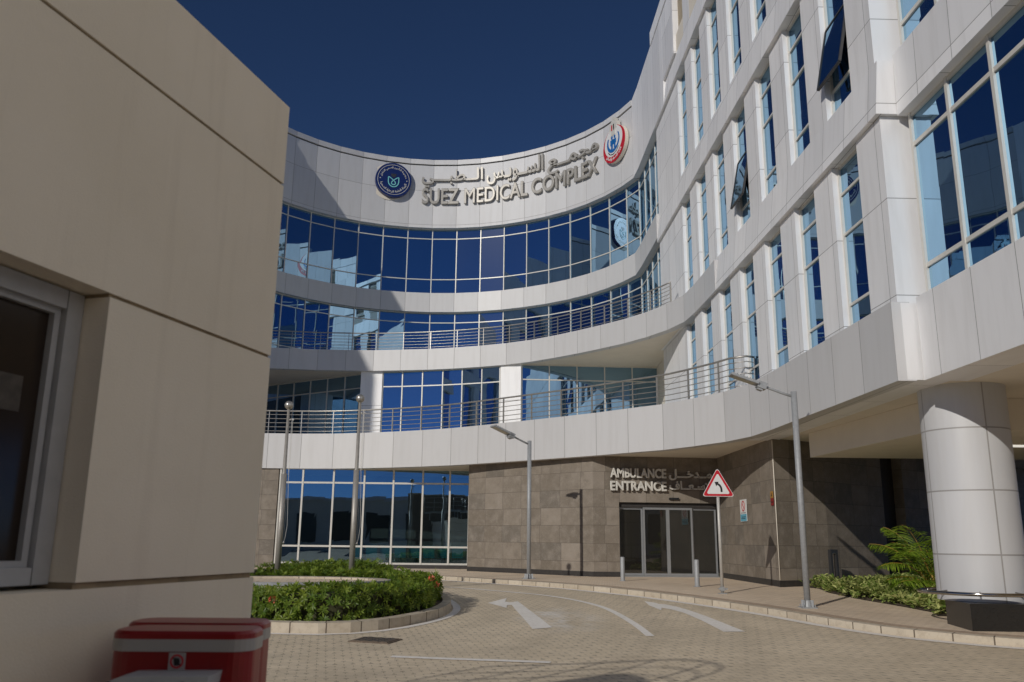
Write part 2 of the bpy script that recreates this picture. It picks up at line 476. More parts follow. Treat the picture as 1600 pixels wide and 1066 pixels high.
def offset(path, d):
    """offset a plan polyline to the left of its direction by d (mitred)"""
    n = len(path); res = []
    for i in range(n):
        ns = []
        for a, b in ((i - 1, i), (i, i + 1)):
            if 0 <= a and b < n:
                dx, dy = path[b][0] - path[a][0], path[b][1] - path[a][1]
                L = math.hypot(dx, dy)
                if L > 1e-9: ns.append((-dy / L, dx / L))
        x = sum(k[0] for k in ns) / len(ns); y = sum(k[1] for k in ns) / len(ns)
        L2 = x * x + y * y
        res.append((path[i][0] + x / L2 * d, path[i][1] + y / L2 * d))
    return res

def spline(pts, step, closed=False):
    """centripetal-ish Catmull-Rom through the points, resampled at an even step"""
    P = [Vector((p[0], p[1])) for p in pts]
    dense = []
    n = len(P)
    for i in range(n if closed else n - 1):
        if closed: p0, p1, p2, p3 = P[i - 1], P[i], P[(i + 1) % n], P[(i + 2) % n]
        else: p0, p1, p2, p3 = P[max(i - 1, 0)], P[i], P[i + 1], P[min(i + 2, n - 1)]
        for k in range(24):
            t = k / 24
            dense.append(0.5 * ((2 * p1) + (p2 - p0) * t + (2 * p0 - 5 * p1 + 4 * p2 - p3) * t * t + (3 * p1 - p0 - 3 * p2 + p3) * t ** 3))
    dense.append(P[0].copy() if closed else P[-1])
    L = [0.0]
    for a, b in zip(dense, dense[1:]): L.append(L[-1] + (b - a).length)
    m = max(2, round(L[-1] / step))
    out = []; j = 0
    for k in range(m + 1):
        d = L[-1] * k / m
        while j < len(L) - 2 and L[j + 1] < d: j += 1
        t = (d - L[j]) / max(1e-9, L[j + 1] - L[j])
        q = dense[j].lerp(dense[j + 1], t)
        out.append((q.x, q.y))
    return out[:-1] if closed else out

def resample(path, step):
    L = [0.0]
    for a, b in zip(path, path[1:]): L.append(L[-1] + math.dist(a, b))
    m = max(1, round(L[-1] / step)); out = []; j = 0
    for k in range(m + 1):
        d = L[-1] * k / m
        while j < len(L) - 2 and L[j + 1] < d: j += 1
        t = (d - L[j]) / max(1e-9, L[j + 1] - L[j])
        out.append((path[j][0] + (path[j + 1][0] - path[j][0]) * t, path[j][1] + (path[j + 1][1] - path[j][1]) * t))
    return out

def tag(o, label=None, cat=None, group=None, kind=None):
    if label: o['label'] = label
    if cat: o['category'] = cat
    if group: o['group'] = group
    if kind: o['kind'] = kind
    return o

def empty(name, loc, label=None, cat=None, group=None, rz=0.0):
    o = bpy.data.objects.new(name, None)
    COL.objects.link(o)
    o.location = loc; o.rotation_euler = (0, 0, rz)
    o.empty_display_size = 0.2
    return tag(o, label, cat, group)

def copy_thing(root, loc, rz, label=None):
    def rec(o, parent):
        c = o.copy(); COL.objects.link(c)
        if parent is not None: c.parent = parent
        for ch in [x for x in bpy.data.objects if x.parent == o]: rec(ch, c)
        return c
    r = rec(root, None)
    r.location = loc; r.rotation_euler = (0, 0, rz)
    if label: r['label'] = label
    return r

def zg(y):
    return -0.0278 * (24.5 - min(24.5, max(12.0, y)))
KH = 0.12
def zp(y): return zg(y) + KH

# ------------------------------------------------------------------ ground, pavement, kerbs
def build_ground():
    mb = MB()
    ys = [-600, -60, 0, 12] + [12 + (24.5 - 12) * k / 10 for k in range(1, 11)] + [40, 80, 900]
    xs = [-700, -60, -20, 0, 20, 60, 700]
    for j in range(len(ys) - 1):
        for i in range(len(xs) - 1):
            q = [(xs[i], ys[j]), (xs[i + 1], ys[j]), (xs[i + 1], ys[j + 1]), (xs[i], ys[j + 1])]
            mb.face([(x, y, zg(y)) for x, y in q])
    tag(mb.build('road', 'paver'), kind='structure')
build_ground()

KERB = spline([(-26, 31.5), (-14, 30.6), (-7.5, 30.35), (-4.74, 30.23), (-3.19, 30.0), (-2.04, 29.2), (-0.72, 27.7), (0.65, 26.2), (1.86, 24.6), (3.35, 22.75),
               (4.53, 20.75), (5.45, 18.8), (6.1, 17.0), (6.74, 15.7), (7.46, 14.95), (8.4, 14.3), (12, 12.6), (20, 10.5)], 0.62)
def build_pavement():
    n = len(KERB)
    inner = offset(KERB, 0.15)
    red = offset(KERB, 0.52)
    k = MB(); edge = MB(); u = 0.0
    for i in range(n - 1):
        a, b, c, d = KERB[i], KERB[i + 1], inner[i + 1], inner[i]
        L = math.dist(a, b)
        za, zb = zg(a[1]), zg(b[1])
        zc, zd = zp(c[1]) + 0.012, zp(d[1]) + 0.012
        ta, tb = zp(a[1]) + 0.004, zp(b[1]) + 0.004
        k.face([(a[0], a[1], za - .05), (b[0], b[1], zb - .05), (b[0], b[1], tb), (a[0], a[1], ta)], [(u, 0), (u + L, 0), (u + L, .15), (u, .15)])
        k.face([(a[0], a[1], ta), (b[0], b[1], tb), (c[0], c[1], zc), (d[0], d[1], zd)], [(u, .15), (u + L, .15), (u + L, .3), (u, .3)])
        k.face([(d[0], d[1], zd), (c[0], c[1], zc), (c[0], c[1], zc - .1), (d[0], d[1], zd - .1)], [(u, .3), (u + L, .3), (u + L, .4), (u, .4)])
        e, f = red[i + 1], red[i]
        edge.face([(d[0], d[1], zp(d[1]) + .004), (c[0], c[1], zp(c[1]) + .004), (e[0], e[1], zp(e[1]) + .004), (f[0], f[1], zp(f[1]) + .004)])
        u += L
    tag(k.build('kerb', 'kerb'), kind='structure')
    tag(edge.build('pavement_edging', mk_paver('edging_pavers', (0.50, 0.38, 0.275), (0.56, 0.43, 0.32), False)), kind='structure')
    mb = MB()
    for i in range(n - 1):
        a, b = inner[i], inner[i + 1]
        A = (max(a[0] + 6, -26 + 60 * i / n), 48.0); B = (max(b[0] + 6, -26 + 60 * (i + 1) / n), 48.0)
        S = 26
        for s in range(S):
            t0, t1 = s / S, (s + 1) / S
            q = []
            for (p, P, t) in ((a, A, t0), (b, B, t0), (b, B, t1), (a, A, t1)):
                x = p[0] + (P[0] - p[0]) * t; y = p[1] + (P[1] - p[1]) * t
                q.append((x, y, zp(y)))
            mb.face(q)
    tag(mb.build('pavement', 'paver_walk'), kind='structure')
build_pavement()

def ribbon(path, w, dz=0.008):
    mb = MB()
    l, r = offset(path, w / 2), offset(path, -w / 2)
    for i in range(len(path) - 1):
        q = [r[i], r[i + 1], l[i + 1], l[i]]
        mb.face([(x, y, zg(y) + dz) for x, y in q])
    return mb
def flat_shape(pts, dz=0.008):
    mb = MB()
    from mathutils.geometry import tessellate_polygon
    P = [Vector((p[0], p[1], 0)) for p in pts]
    for a, b, c in tessellate_polygon([P]):
        t = (a, b, c) if (P[b] - P[a]).cross(P[c] - P[a]).z > 0 else (c, b, a)
        mb.face([(P[i].x, P[i].y, zg(P[i].y) + dz) for i in t])
    return mb
def marking(mb): return tag(mb.build('road_marking', 'paint'), kind='structure')
marking(ribbon(offset([p for p in KERB if p[1] < 30 and p[0] < 14], -0.20), 0.24))
marking(ribbon(spline([(-3.2, 25.6), (-1.73, 24.9), (-1.0, 24.3), (0.07, 23.4), (0.73, 22.8), (1.35, 21.9), (1.85, 20.7), (2.17, 19.3), (2.36, 17.0), (2.40, 15.2)], 0.4), 0.15))
marking(ribbon([(-1.67, 12.8), (-0.9, 12.66), (-0.1, 12.55), (0.58, 12.44)], 0.16))
def arrow(pts): return marking(flat_shape(pts))
arrow([(0.42, 15.95), (0.78, 16.2), (0.62, 17.6), (0.42, 19.2), (0.26, 20.5), (0.20, 20.95), (0.02, 20.7), (-0.10, 20.85), (-0.06, 21.75), (-0.50, 20.5), (-0.06, 19.45), (-0.05, 20.05), (0.06, 20.1), (0.12, 19.3), (0.27, 17.7)])
arrow([(3.80, 15.86), (4.20, 15.9), (4.13, 17.0), (4.05, 18.2), (3.92, 19.4), (3.78, 20.15), (3.62, 20.6), (3.48, 20.72), (3.44, 20.98), (3.24, 21.3), (3.20, 20.3), (3.30, 19.3), (3.40, 19.85), (3.55, 19.5), (3.70, 18.8), (3.78, 17.5)])

def manhole():
    mb = MB()
    q = [(-2.55, 14.2), (-1.88, 14.0), (-1.72, 14.5), (-2.39, 14.7)]
    for (g, dz, h) in ((1.0, 0, 0.014), (0.88, 0.014, 0.010)):
        cx, cy = sum(p[0] for p in q) / 4, sum(p[1] for p in q) / 4
        b = [(cx + (x - cx) * g, cy + (y - cy) * g) for x, y in q]
        mb.hexa([(x, y, zg(y) + dz) for x, y in b], [(x, y, zg(y) + dz + h) for x, y in b])
    e = empty('manhole_cover', (-2.13, 14.35, zg(14.35)), 'square brown manhole cover set in the road in front of the hedge', 'manhole cover')
    o = mb.build('cover_frame', plain('rusty_iron', (0.17, 0.13, 0.095), 0.8, 0.2, 0.3, 20), None)
    o.parent = e; o.location = -e.location
    tr = MB()
    for i in range(7):
        for j in range(7):
            u, v = (i + .5) / 7, (j + .5) / 7
            x = q[0][0] + (q[1][0] - q[0][0]) * (.1 + .8 * u) + (q[3][0] - q[0][0]) * (.1 + .8 * v)
            y = q[0][1] + (q[1][1] - q[0][1]) * (.1 + .8 * u) + (q[3][1] - q[0][1]) * (.1 + .8 * v)
            if (i + j) % 2: tr.box(x - .03, x + .03, y - .022, y + .022, zg(y) + .02, zg(y) + .03)
    t = tr.build('tread_plate', 'dark', None); t.parent = e; t.location = -e.location
manhole()

# ------------------------------------------------------------------ the hospital building
HB = empty('hospital_building', (0, 40, 0), 'white curved five storey hospital with blue glass, railed terraces and a brown stone base', 'building')
HB.location = (0, 0, 0)

CX, CY = -4.7, 39.7
def arc_r(phi):
    return 11.1 + (0.52 * ((phi - 28) / 46.0) ** 1.4 if phi > 28 else 0.0)
def arc_pt(phi, off=0.0):
    r = arc_r(phi) + off
    return (CX + r * math.sin(R(phi)), CY + r * math.cos(R(phi)))
PH = [-64.6 + 7.8 * k for k in range(18)] + [74.2]
def WX(y, off=0.0): return (7.6 - 0.025 * y + off, y)
ARC = [arc_pt(p) for p in PH]
LEFT_END = (-28.2, 12.6)
CORNER = ARC[-1]
WING_FAR = [WX(42.9 - 1.4 * k) for k in range(1, 5)]          # the arc's glazing turns the corner on to the wing
ARC_FULL = ARC + WING_FAR

def wall_part(name, path, th, z0, z1, mat, ustep=None, tilt=0.0):
    mb = MB(); mb.wall(path, th, z0, z1, 0.0, False, tilt, ustep)
    return mb.build(name, mat, HB)

# sign band, its coping and the spandrel band below the top glazing: every facet one panel wide
wall_part('sign_band', ARC, 0.6, 20.5, 24.72, 'sign_panel', 1.45)
wall_part('parapet_coping', offset(ARC, -0.05), 0.7, 24.80, 25.12, 'fascia_panel', 1.45)
wall_part('parapet_shadow_gap', offset(ARC, 0.06), 0.5, 24.72, 24.80, 'dark')
wall_part('spandrel_band', ARC + WING_FAR, 0.6, 15.0, 16.22, 'fascia_panel', 1.45)
# band over the corner glazing on the wing
wall_part('wing_sign_band', [CORNER] + WING_FAR + [WX(34.9)], 0.6, 20.5, 25.12, 'panel')

def bay(p, q, z0, z1, trans, mat='glass', name='window', mw=0.055, dep=0.10, end=True, head=True, pm='frame', par=None, jit=0.003):
    """one glazing bay from p to q: mullion at p (and q), transoms, one pane child"""
    P, Q = Vector((p[0], p[1], 0)), Vector((q[0], q[1], 0))
    t = (Q - P).normalized(); nrm = Vector((t.y, -t.x, 0))         # to the right of travel = outwards
    mb = MB()
    def post(c, w):
        mb.obox(c + Vector((0, 0, (z0 + z1) / 2)) - nrm * (dep / 2 - 0.02), t * w / 2, nrm * dep / 2, Vector((0, 0, (z1 - z0) / 2)))
    post(P + t * mw / 2, mw)
    if end: post(Q - t * mw / 2, mw)
    x0 = P + t * mw; x1 = Q - (t * mw if end else Vector((0, 0, 0)))
    hs = list(trans) + [z0 + mw / 2] + ([z1 - mw / 2] if head else [])
    for h in hs:
        c = (x0 + x1) / 2
        mb.obox(Vector((c.x, c.y, h)) - nrm * (dep / 2 - 0.012), t * (x1 - x0).length / 2, nrm * (dep / 2 - 0.008), Vector((0, 0, mw / 2)))
    f = mb.build(name, pm, par or HB)
    g = MB()
    zs = [z0] + sorted(trans) + [z1]
    for a, b in zip(zs, zs[1:]):
        j = [random.uniform(-jit, jit) for _ in range(4)]
        pts = [x0 + nrm * j[0], x1 + nrm * j[1], x1 + nrm * j[2], x0 + nrm * j[3]]
        zz = [a, a, b, b]
        g.face([(v.x - nrm.x * .03, v.y - nrm.y * .03, z) for v, z in zip(pts, zz)])
    g.build('pane', mat, f)
    return f

GL = offset(ARC_FULL, 0.30)
for i in range(len(GL) - 1):
    bay(GL[i], GL[i + 1], 16.2, 20.52, [17.18, 19.86], name='glazing_bay', end=(i == len(GL) - 2))
for i in range(len(GL) - 1):
    bay(GL[i], GL[i + 1], 10.3, 15.02, [12.0, 14.38], name='terrace_window', end=(i == len(GL) - 2))
# slanted end of the corner glazing is closed by the wing wall
# terrace fascias
F2 = spline([(-15.6, 42.1), (-12.1, 42.3), (-10, 42.6), (-7.4, 42.68), (-6.6, 42.6), (-4.1, 42.2), (-1.55, 41.35), (0.55, 40.25), (2.45, 38.6), (4.5, 36.35), (5.55, 34.85), (6.25, 33.5), (6.72, 32.0), WX(29.5), WX(27.8)], 1.42)
wall_part('terrace_fascia', F2, 0.35, 9.67, 10.75, 'fascia_panel', 1.45)
F1 = spline([(-19, 35.9), (-13, 36.6), (-10.6, 36.8), (-8, 36.75), (-5.6, 36.05), (-2.85, 34.7), (-0.65, 33.0), (1.75, 30.9), (2.8, 29.95), (4.3, 28.35), (5.05, 27.6), (6.2, 25.6), (6.7, 24.2), WX(22.4, -0.17), WX(20.4, -0.17), WX(18, -0.15), WX(15.3, -0.15)], 1.42)
wall_part('terrace_fascia', F1, 0.35, 4.22, 5.72, 'fascia_panel', 1.45)

def slab(name, front, back, z0, z1, mat):
    """front runs left to right (building on the left hand), back closes it"""
    mb = MB(); mb.poly(front + back, z0, z1)
    return mb.build(name, mat, HB)
slab('terrace_slab', offset(F2, 0.36), [WX(27.8, 2.5), (12, 44), (8, 52), (-18, 52)], 9.70, 10.25, 'soffit')
slab('terrace_slab', offset(F1, 0.36), [(24, 15.3), (24, 46), (-20, 46)], 4.26, 5.1, 'soffit')
slab('roof_slab', offset(ARC, 0.3), [(14, 42.9), (14, 58), (-20, 58), (-20, 44)], 24.0, 24.5, 'soffit')

# level two: recessed glazing, two cladding columns
def bays(p, q, n, z0, z1, trans, **k):
    pts = [(p[0] + (q[0] - p[0]) * i / n, p[1] + (q[1] - p[1]) * i / n) for i in range(n + 1)]
    for i in range(n): bay(pts[i], pts[i + 1], z0, z1, trans, end=(i == n - 1), **k)
bays((-15.2, 48.3), (-7.75, 43.6), 7, 5.1, 9.70, [8.95], name='recessed_window')
mid = [(-6.62, 42.95), (-5.6, 42.8), (-4.55, 42.55), (-3.5, 42.28), (-2.5, 41.95), (-1.5, 41.57), (-0.55, 41.15)]
for i in range(6): bay(mid[i], mid[i + 1], 5.1, 9.70, [8.9], name='recessed_window', end=(i == 5))
bays((0.45, 40.75), (7.25, 41.15), 5, 5.1, 9.70, [8.95], name='recessed_window')
def column_box(p, q, th, z0, z1):
    mb = MB(); mb.wall([p, q], th, z0, z1); return mb.build('cladding_column', 'panel_grid', HB)
column_box((-7.74, 42.98), (-6.62, 42.86), 1.3, 5.1, 9.69)
column_box((-0.55, 41.05), (0.45, 40.6), 1.1, 5.1, 9.69)
# a pale blind behind one pane and the end wall of the terrace recess
mb = MB(); mb.box(7.15, 7.6, 37.2, 41.2, 5.1, 9.69); mb.build('recess_wall', 'soffit', HB)

# railings: five thin rails, a round handrail and flat posts
def railing(path, z, h, posts, kinds=5):
    mbs = MB()
    hp = [(x, y, z + h) for x, y in path]
    mbs.tube(hp, 0.032, 8)
    r = mbs.build('railing', 'steel', HB)
    for k in range(kinds):
        b = MB(); b.tube([(x, y, z + 0.12 + (h - 0.28) * k / (kinds - 1)) for x, y in path], 0.014, 6)
        b.build('rail', 'steel', r)
    pp = resample(path, posts)
    for i, (x, y) in enumerate(pp):
        a = pp[max(0, i - 1)]; c = pp[min(len(pp) - 1, i + 1)]
        t = Vector((c[0] - a[0], c[1] - a[1], 0)).normalized()
        b = MB(); b.obox((x, y, z + h / 2 - 0.05), t * 0.012, Vector((-t.y, t.x, 0)) * 0.035, Vector((0, 0, h / 2 + 0.02)))
        b.build('post', 'steel', r)
    return r
f2d = [p for p in spline(F2, 0.7)]
rail2 = offset([p for p in f2d if p[1] > 32.9], 0.14)
railing(rail2, 10.75, 0.92, 1.45)
f1d = [p for p in spline(F1, 0.7)]
rail1 = offset([p for p in f1d if p[1] > 25.0], 0.14) + [(6.98, 24.75), (7.25, 24.9)]
railing(rail1, 5.72, 1.0, 1.45)

# ------------------------------------------------------------------ the right wing
NEAR, FAR = 15.6, 37.3
WIN0, WSTEP, WW = 16.72, 2.43, 1.34
WINY = [(WIN0 + WSTEP * k, WIN0 + WSTEP * k + WW) for k in range(7)]
def wing_path(y0, y1, off, step=1.2):
    n = max(1, round((y1 - y0) / step))
    return [WX(y1 - (y1 - y0) * i / n, off) for i in range(n + 1)]     # travels towards the camera: body lies on +X
def wing_wall(name, y0, y1, off, th, z0, z1, mat='panel_grid', tilt=0.0):
    mb = MB(); mb.wall(wing_path(y0, y1, off, 60), th, z0, z1, -y1, False, tilt)
    return mb.build(name, mat, HB)
PIER, GLZ = 0.12, 0.27
levels = [(5.70, 9.67, 37.2), (10.85, 14.80, FAR), (16.0, 20.5, FAR), (21.7, 25.05, FAR)]
for li, (z0, z1, yf) in enumerate(levels):
    ys = [NEAR] + [v for w in WINY for v in w] + [yf]
    for i in range(0, len(ys), 2):
        if li == 3 and i == len(ys) - 2: yf_ = 34.9
        else: yf_ = ys[i + 1]
        wing_wall('pier', ys[i], yf_, 0.003 if (li == 3 and i == len(ys) - 2) else PIER, 0.7, z0 + (0.002 if li == 3 else 0), z1 - 0.004)
for z0, z1 in ((9.67, 10.85), (14.80, 16.0), (20.5, 21.7)):
    wing_wall('ledge_band', NEAR - 0.12, 27.8 if z0 < 10 else FAR if z0 < 20 else 34.9, 0.0, 0.8, z0, z1, 'panel_grid', PIER - 0.002)
wing_wall('wing_band', 27.8, FAR, 0.02, 0.8, 9.69, 10.85, 'panel_grid', PIER - 0.02)
wing_wall('wing_base_band', NEAR - 0.3, 25.0, 0.03, 0.8, 4.24, 5.70, 'panel_grid')
wing_wall('wing_parapet', NEAR - 0.2, 37.4, -0.04, 0.9, 25.05, 25.75, 'panel')
mb = MB(); mb.box(7.2, 24, 15.7, 36.8, 24.4, 24.9); mb.build('roof_slab', 'soffit', HB)

def narrow_window(k, li, opened=False):
    z0, z1, _ = levels[li]
    y0, y1 = WINY[k]
    H = z1 - z0
    tr = [z1 - H * 0.17, z1 - H * 0.41, z1 - H * 0.82]
    f = bay(WX(y1, GLZ), WX(y0, GLZ), z0, z1, tr, name='narrow_window', mw=0.06, jit=0.004)
    if opened:
        a, b = Vector((*WX(y1 - .05, GLZ - .03), 0)), Vector((*WX(y0 + .05, GLZ - .03), 0))
        zt, zb = tr[1] - 0.03, tr[2] + 0.03
        L = zt - zb; ang = R(11)
        out = Vector((-math.sin(ang), 0, -math.cos(ang))) * L
        n = Vector((-math.cos(ang), 0, math.sin(ang)))
        top0, top1 = a + Vector((0, 0, zt)), b + Vector((0, 0, zt))
        g = MB()
        for (p, q) in ((top0, top1), (top0 + out, top1 + out), (top0, top0 + out), (top1, top1 + out)):
            g.bar(p, q, 0.05, 0.06, n)
        s = g.build('open_sash', 'dark', HB)
        p = MB(); q = [top0, top1, top1 + out, top0 + out]
        m_ = [v + n * 0.012 for v in q]; w_ = [v - n * 0.012 for v in q]
        p.hexa(w_[::-1] if (q[1] - q[0]).cross(q[2] - q[1]).dot(n) < 0 else w_, m_[::-1] if (q[1] - q[0]).cross(q[2] - q[1]).dot(n) < 0 else m_)
        p.build('sash_pane', 'glass', s)
for li in range(3):
    for k in range(7): narrow_window(k, li, li == 1 and k in (0, 3))
# louvred openings in the top storey
for k in range(7):
    y0, y1 = WINY[k]
    mb = MB()
    z0, z1, _ = levels[3]
    for s in range(26):
        z = z0 + 0.85 + s * 0.085
        if z > z1 - 0.1: break
        a, b = WX(y1, 0.24), WX(y0, 0.24)
        mb.hexa([(a[0], a[1], z), (b[0], b[1], z), (b[0] + .1, b[1], z + .05), (a[0] + .1, a[1], z + .05)],
                [(a[0], a[1], z + .012), (b[0], b[1], z + .012), (b[0] + .1, b[1], z + .062), (a[0] + .1, a[1], z + .062)])
    mb.wall([WX(y1, 0.36), WX(y0, 0.36)], 0.2, z0, z1)
    mb.wall([WX(y1, PIER + 0.002), WX(y0, PIER + 0.002)], 0.2, z0, z0 + 0.85)
    mb.build('louvre', 'soffit', HB)

# nearer block, set back a little, with large windows
BN = -16.0
def block_wall(name, y0, y1, off, th, z0, z1, mat='panel_grid', tilt=0.0):
    mb = MB(); mb.wall(wing_path(y0, y1, off, 60), th, z0, z1, -y1, False, tilt); return mb.build(name, mat, HB)
block_wall('block_base_band', BN, NEAR - 0.36, 0.30, 0.8, 4.22, 5.79)
BW = [15.42 - 1.345 * k for k in range(5)]
for (z0, z1, tr) in ((5.79, 9.62, [6.46, 8.95]), (10.97, 14.75, [11.6, 14.1]), (15.98, 20.45, [16.6, 19.8])):
    for k in range(4):
        bay(WX(BW[k], 0.62), WX(BW[k + 1], 0.62), z0, z1, tr, name='large_window', mw=0.085, dep=0.14, end=(k == 3), jit=0.004)
    block_wall('block_pier', BN, BW[4], 0.42, 0.7, z0, z1)
for z0, z1 in ((9.62, 10.97), (14.75, 15.98), (20.45, 24.9)):
    block_wall('block_ledge_band', BN, NEAR - 0.13, 0.42, 0.9, z0, z1, 'panel_grid', 0.03)
mb = MB()
mb.box(WX(NEAR, 0.8)[0], 24, BN, NEAR - 0.36, 4.24, 5.2); mb.build('undercroft_soffit', 'soffit', HB)
mb = MB(); mb.box(8.6, 24, BN, NEAR + 1, 9.7, 10.3); mb.box(8.6, 24, BN, NEAR + 1, 24, 24.4); mb.build('roof_slab', 'soffit', HB)
# dropped ceiling inside the undercroft
mb = MB(); mb.poly([(8.20, 23.4), (8.75, 17.3), (22, 17.3), (22, 23.4)], 3.6, 4.255); mb.build('dropped_ceiling', 'soffit', HB)

# ground storey: stone walls, glazed waiting room, sliding doors
def stone(path, z0, z1, th=0.4, name='stone_wall'):
    mb = MB(); mb.wall(path, th, z0, z1)
    return mb.build(name, 'stone', HB)
WR, WL = (-1.7, 36.9), (-9.9, 36.9)
S1, S2, S3, S4 = (-1.68, 34.75), (2.9, 30.35), (7.40, 30.75), (7.55, 24.62)
DL, DR = 0.10, 0.985                # share of the S2-S3 wall taken by the doors
def lerp(a, b, t): return (a[0] + (b[0] - a[0]) * t, a[1] + (b[1] - a[1]) * t)
d0, d1 = lerp(S2, S3, 0.205), lerp(S2, S3, 0.992)
stone([S1, S2, d0], 0.0, 4.26)
mb = MB(); mb.wall([d0, S3], 0.4, 2.66, 4.26, math.dist(S2, d0)); mb.build('stone_wall', 'stone', HB)
stone([S3, S4, (9.35, 25.65), (11.95, 27.7)], 0.0, 4.26)
stone([(12.9, 28.3), (24, 36.5)], 0.0, 4.26)
mb = MB(); mb.wall([(11.95, 28.1), (12.9, 28.7)], 0.3, 0, 4.26); mb.build('recessed_door', 'dark_plinth', HB)
stone([(-1.70, 37.6), S1], 0.0, 4.26)
stone([(-13.5, 36.9), (-9.95, 36.9)], 0.0, 4.26)
for path in ([S1, S2, d0], [S3, S4, (9.35, 25.65), (11.95, 27.7)]):
    mb = MB(); mb.wall(offset(path, -0.012), 0.2, 0.0, 0.29)
    mb.build('stone_plinth', 'dark_plinth', HB)
mb = MB(); mb.box(-9.95, -1.7, 36.85, 37.2, 0.0, 0.27); mb.build('window_plinth', 'dark_plinth', HB)
gx = [-9.9, -8.94, -7.62, -6.30, -5.05, -3.79, -2.63, -1.72]
for i in range(7):
    bay((gx[i], 36.92), (gx[i + 1], 36.92), 0.27, 4.27, [1.0, 3.64], mat='glass_ground', name='ground_window', mw=0.075, end=(i == 6), jit=0.002)
mb = MB(); mb.tube([(S4[0] - .004, S4[1] - .006, 0.30), (S4[0] - .004, S4[1] - .006, 4.2)], 0.014, 8); mb.build('corner_bead', 'soffit', HB)
# waiting room behind the glass and lobby behind the doors
mb = MB()
mb.box(-13, 0, 41.5, 41.6, 0.1, 4.25); mb.box(-13.1, -13, 37.3, 41.5, 0.1, 4.25); mb.box(-13, 0, 37.2, 41.5, 0.02, 0.14)
mb.box(0, 10, 35.5, 35.6, 0.1, 4.25); mb.box(9.9, 10, 31.3, 35.5, 0.1, 4.25); mb.box(0, 0.1, 33.5, 41.5, 0.1, 4.25)
mb.build('interior_wall', 'interior', HB)
# doors: header, four glazed leaves
mb = MB()
e = Vector((d1[0] - d0[0], d1[1] - d0[1], 0)); L = e.length; e.normalize(); nv = Vector((-e.y, e.x, 0))
base = Vector((*d0, 0)) + nv * 0.22
mb.obox(base + e * L / 2 + Vector((0, 0, 2.58)), e * L / 2, nv * 0.08, Vector((0, 0, 0.075)))
mb.build('door_header', 'dark_plinth', HB)
mb = MB()
mb.obox(base + e * L / 2 + Vector((0, 0, 0.135)), e * L / 2, nv * 0.10, Vector((0, 0, 0.02)))
mb.build('door_threshold', 'frame_grey', HB)
for i in range(4):
    g = MB(); a = base + e * (L * i / 4) + nv * (0.05 if i in (0, 3) else -0.03); b = a + e * (L / 4)
    for c in (a + e * .03, b - e * .03): g.obox(c + Vector((0, 0, 1.33)), e * .03, nv * .03, Vector((0, 0, 1.17)))
    for z in (0.20, 2.46): g.obox((a + b) / 2 + Vector((0, 0, z)), e * (L / 8 - .06), nv * .028, Vector((0, 0, .04)))
    f = g.build('sliding_door', 'frame_grey', HB)
    p = MB(); p.face([tuple(a + e * .06 + Vector((0, 0, .24))), tuple(b - e * .06 + Vector((0, 0, .24))), tuple(b - e * .06 + Vector((0, 0, 2.42))), tuple(a + e * .06 + Vector((0, 0, 2.42)))])
    p.build('pane', 'glass_door', f)
mb = MB(); c = Vector((*lerp(S2, S3, 0.64), 2.80)); mb.obox(c - nv * .04, e * .17, nv * .05, Vector((0, 0, .035))); mb.build('door_sensor', 'black', HB)

M['chrome'] = plain('polished_steel', (0.42, 0.40, 0.37), 0.12, 1.0, 0.05)
# round column on its black plinth, under the near block
def column():
    cx, cy, r = 8.72, 16.3, 0.765
    zb = zp(16.2)
    mb = MB(); mb.lathe([(r, 0.325), (r, 4.30)], (cx, cy, 0), 56, True, r)
    c = mb.build('round_column', 'column_panel', HB)
    pl = MB(); pl.poly([(7.97, 15.36), (9.6, 15.28), (9.6, 17.3), (8.85, 17.3), (8.06, 16.40)], zb - 0.15, 0.322); pl.build('column_plinth', 'black_stone', c)
    rg = MB(); n = 48
    rg.tube([(cx + 1.08 * math.cos(2 * math.pi * k / n), cy + 1.06 * math.sin(2 * math.pi * k / n), 0.47) for k in range(n)], 0.034, 10, closed=True)
    for k in range(8):
        a = 2 * math.pi * (k + .3) / 8
        rg.tube([(cx + r * math.cos(a), cy + r * math.sin(a), 0.50), (cx + 1.08 * math.cos(a), cy + 1.06 * math.sin(a), 0.47)], 0.012, 6)
    rg.build('guard_rail', M['chrome'], c)
column()
mb = MB(); mb.box(11.4, 12.9, 19.9, 20.05, 3.56, 3.60)
o = mb.build('ceiling_light', plain('lamp_cover', (0.75, 0.75, 0.72), 0.4), None); o.name = 'ceiling_light'
nt = o.data.materials[0].node_tree
for nd in nt.nodes:
    if nd.type == 'BSDF_PRINCIPLED':
        nd.inputs['Emission Color'].default_value = (1, .95, .85, 1); nd.inputs['Emission Strength'].default_value = 0.8
tag(o, 'thin lit strip light on the dark ceiling beyond the round column', 'ceiling light')

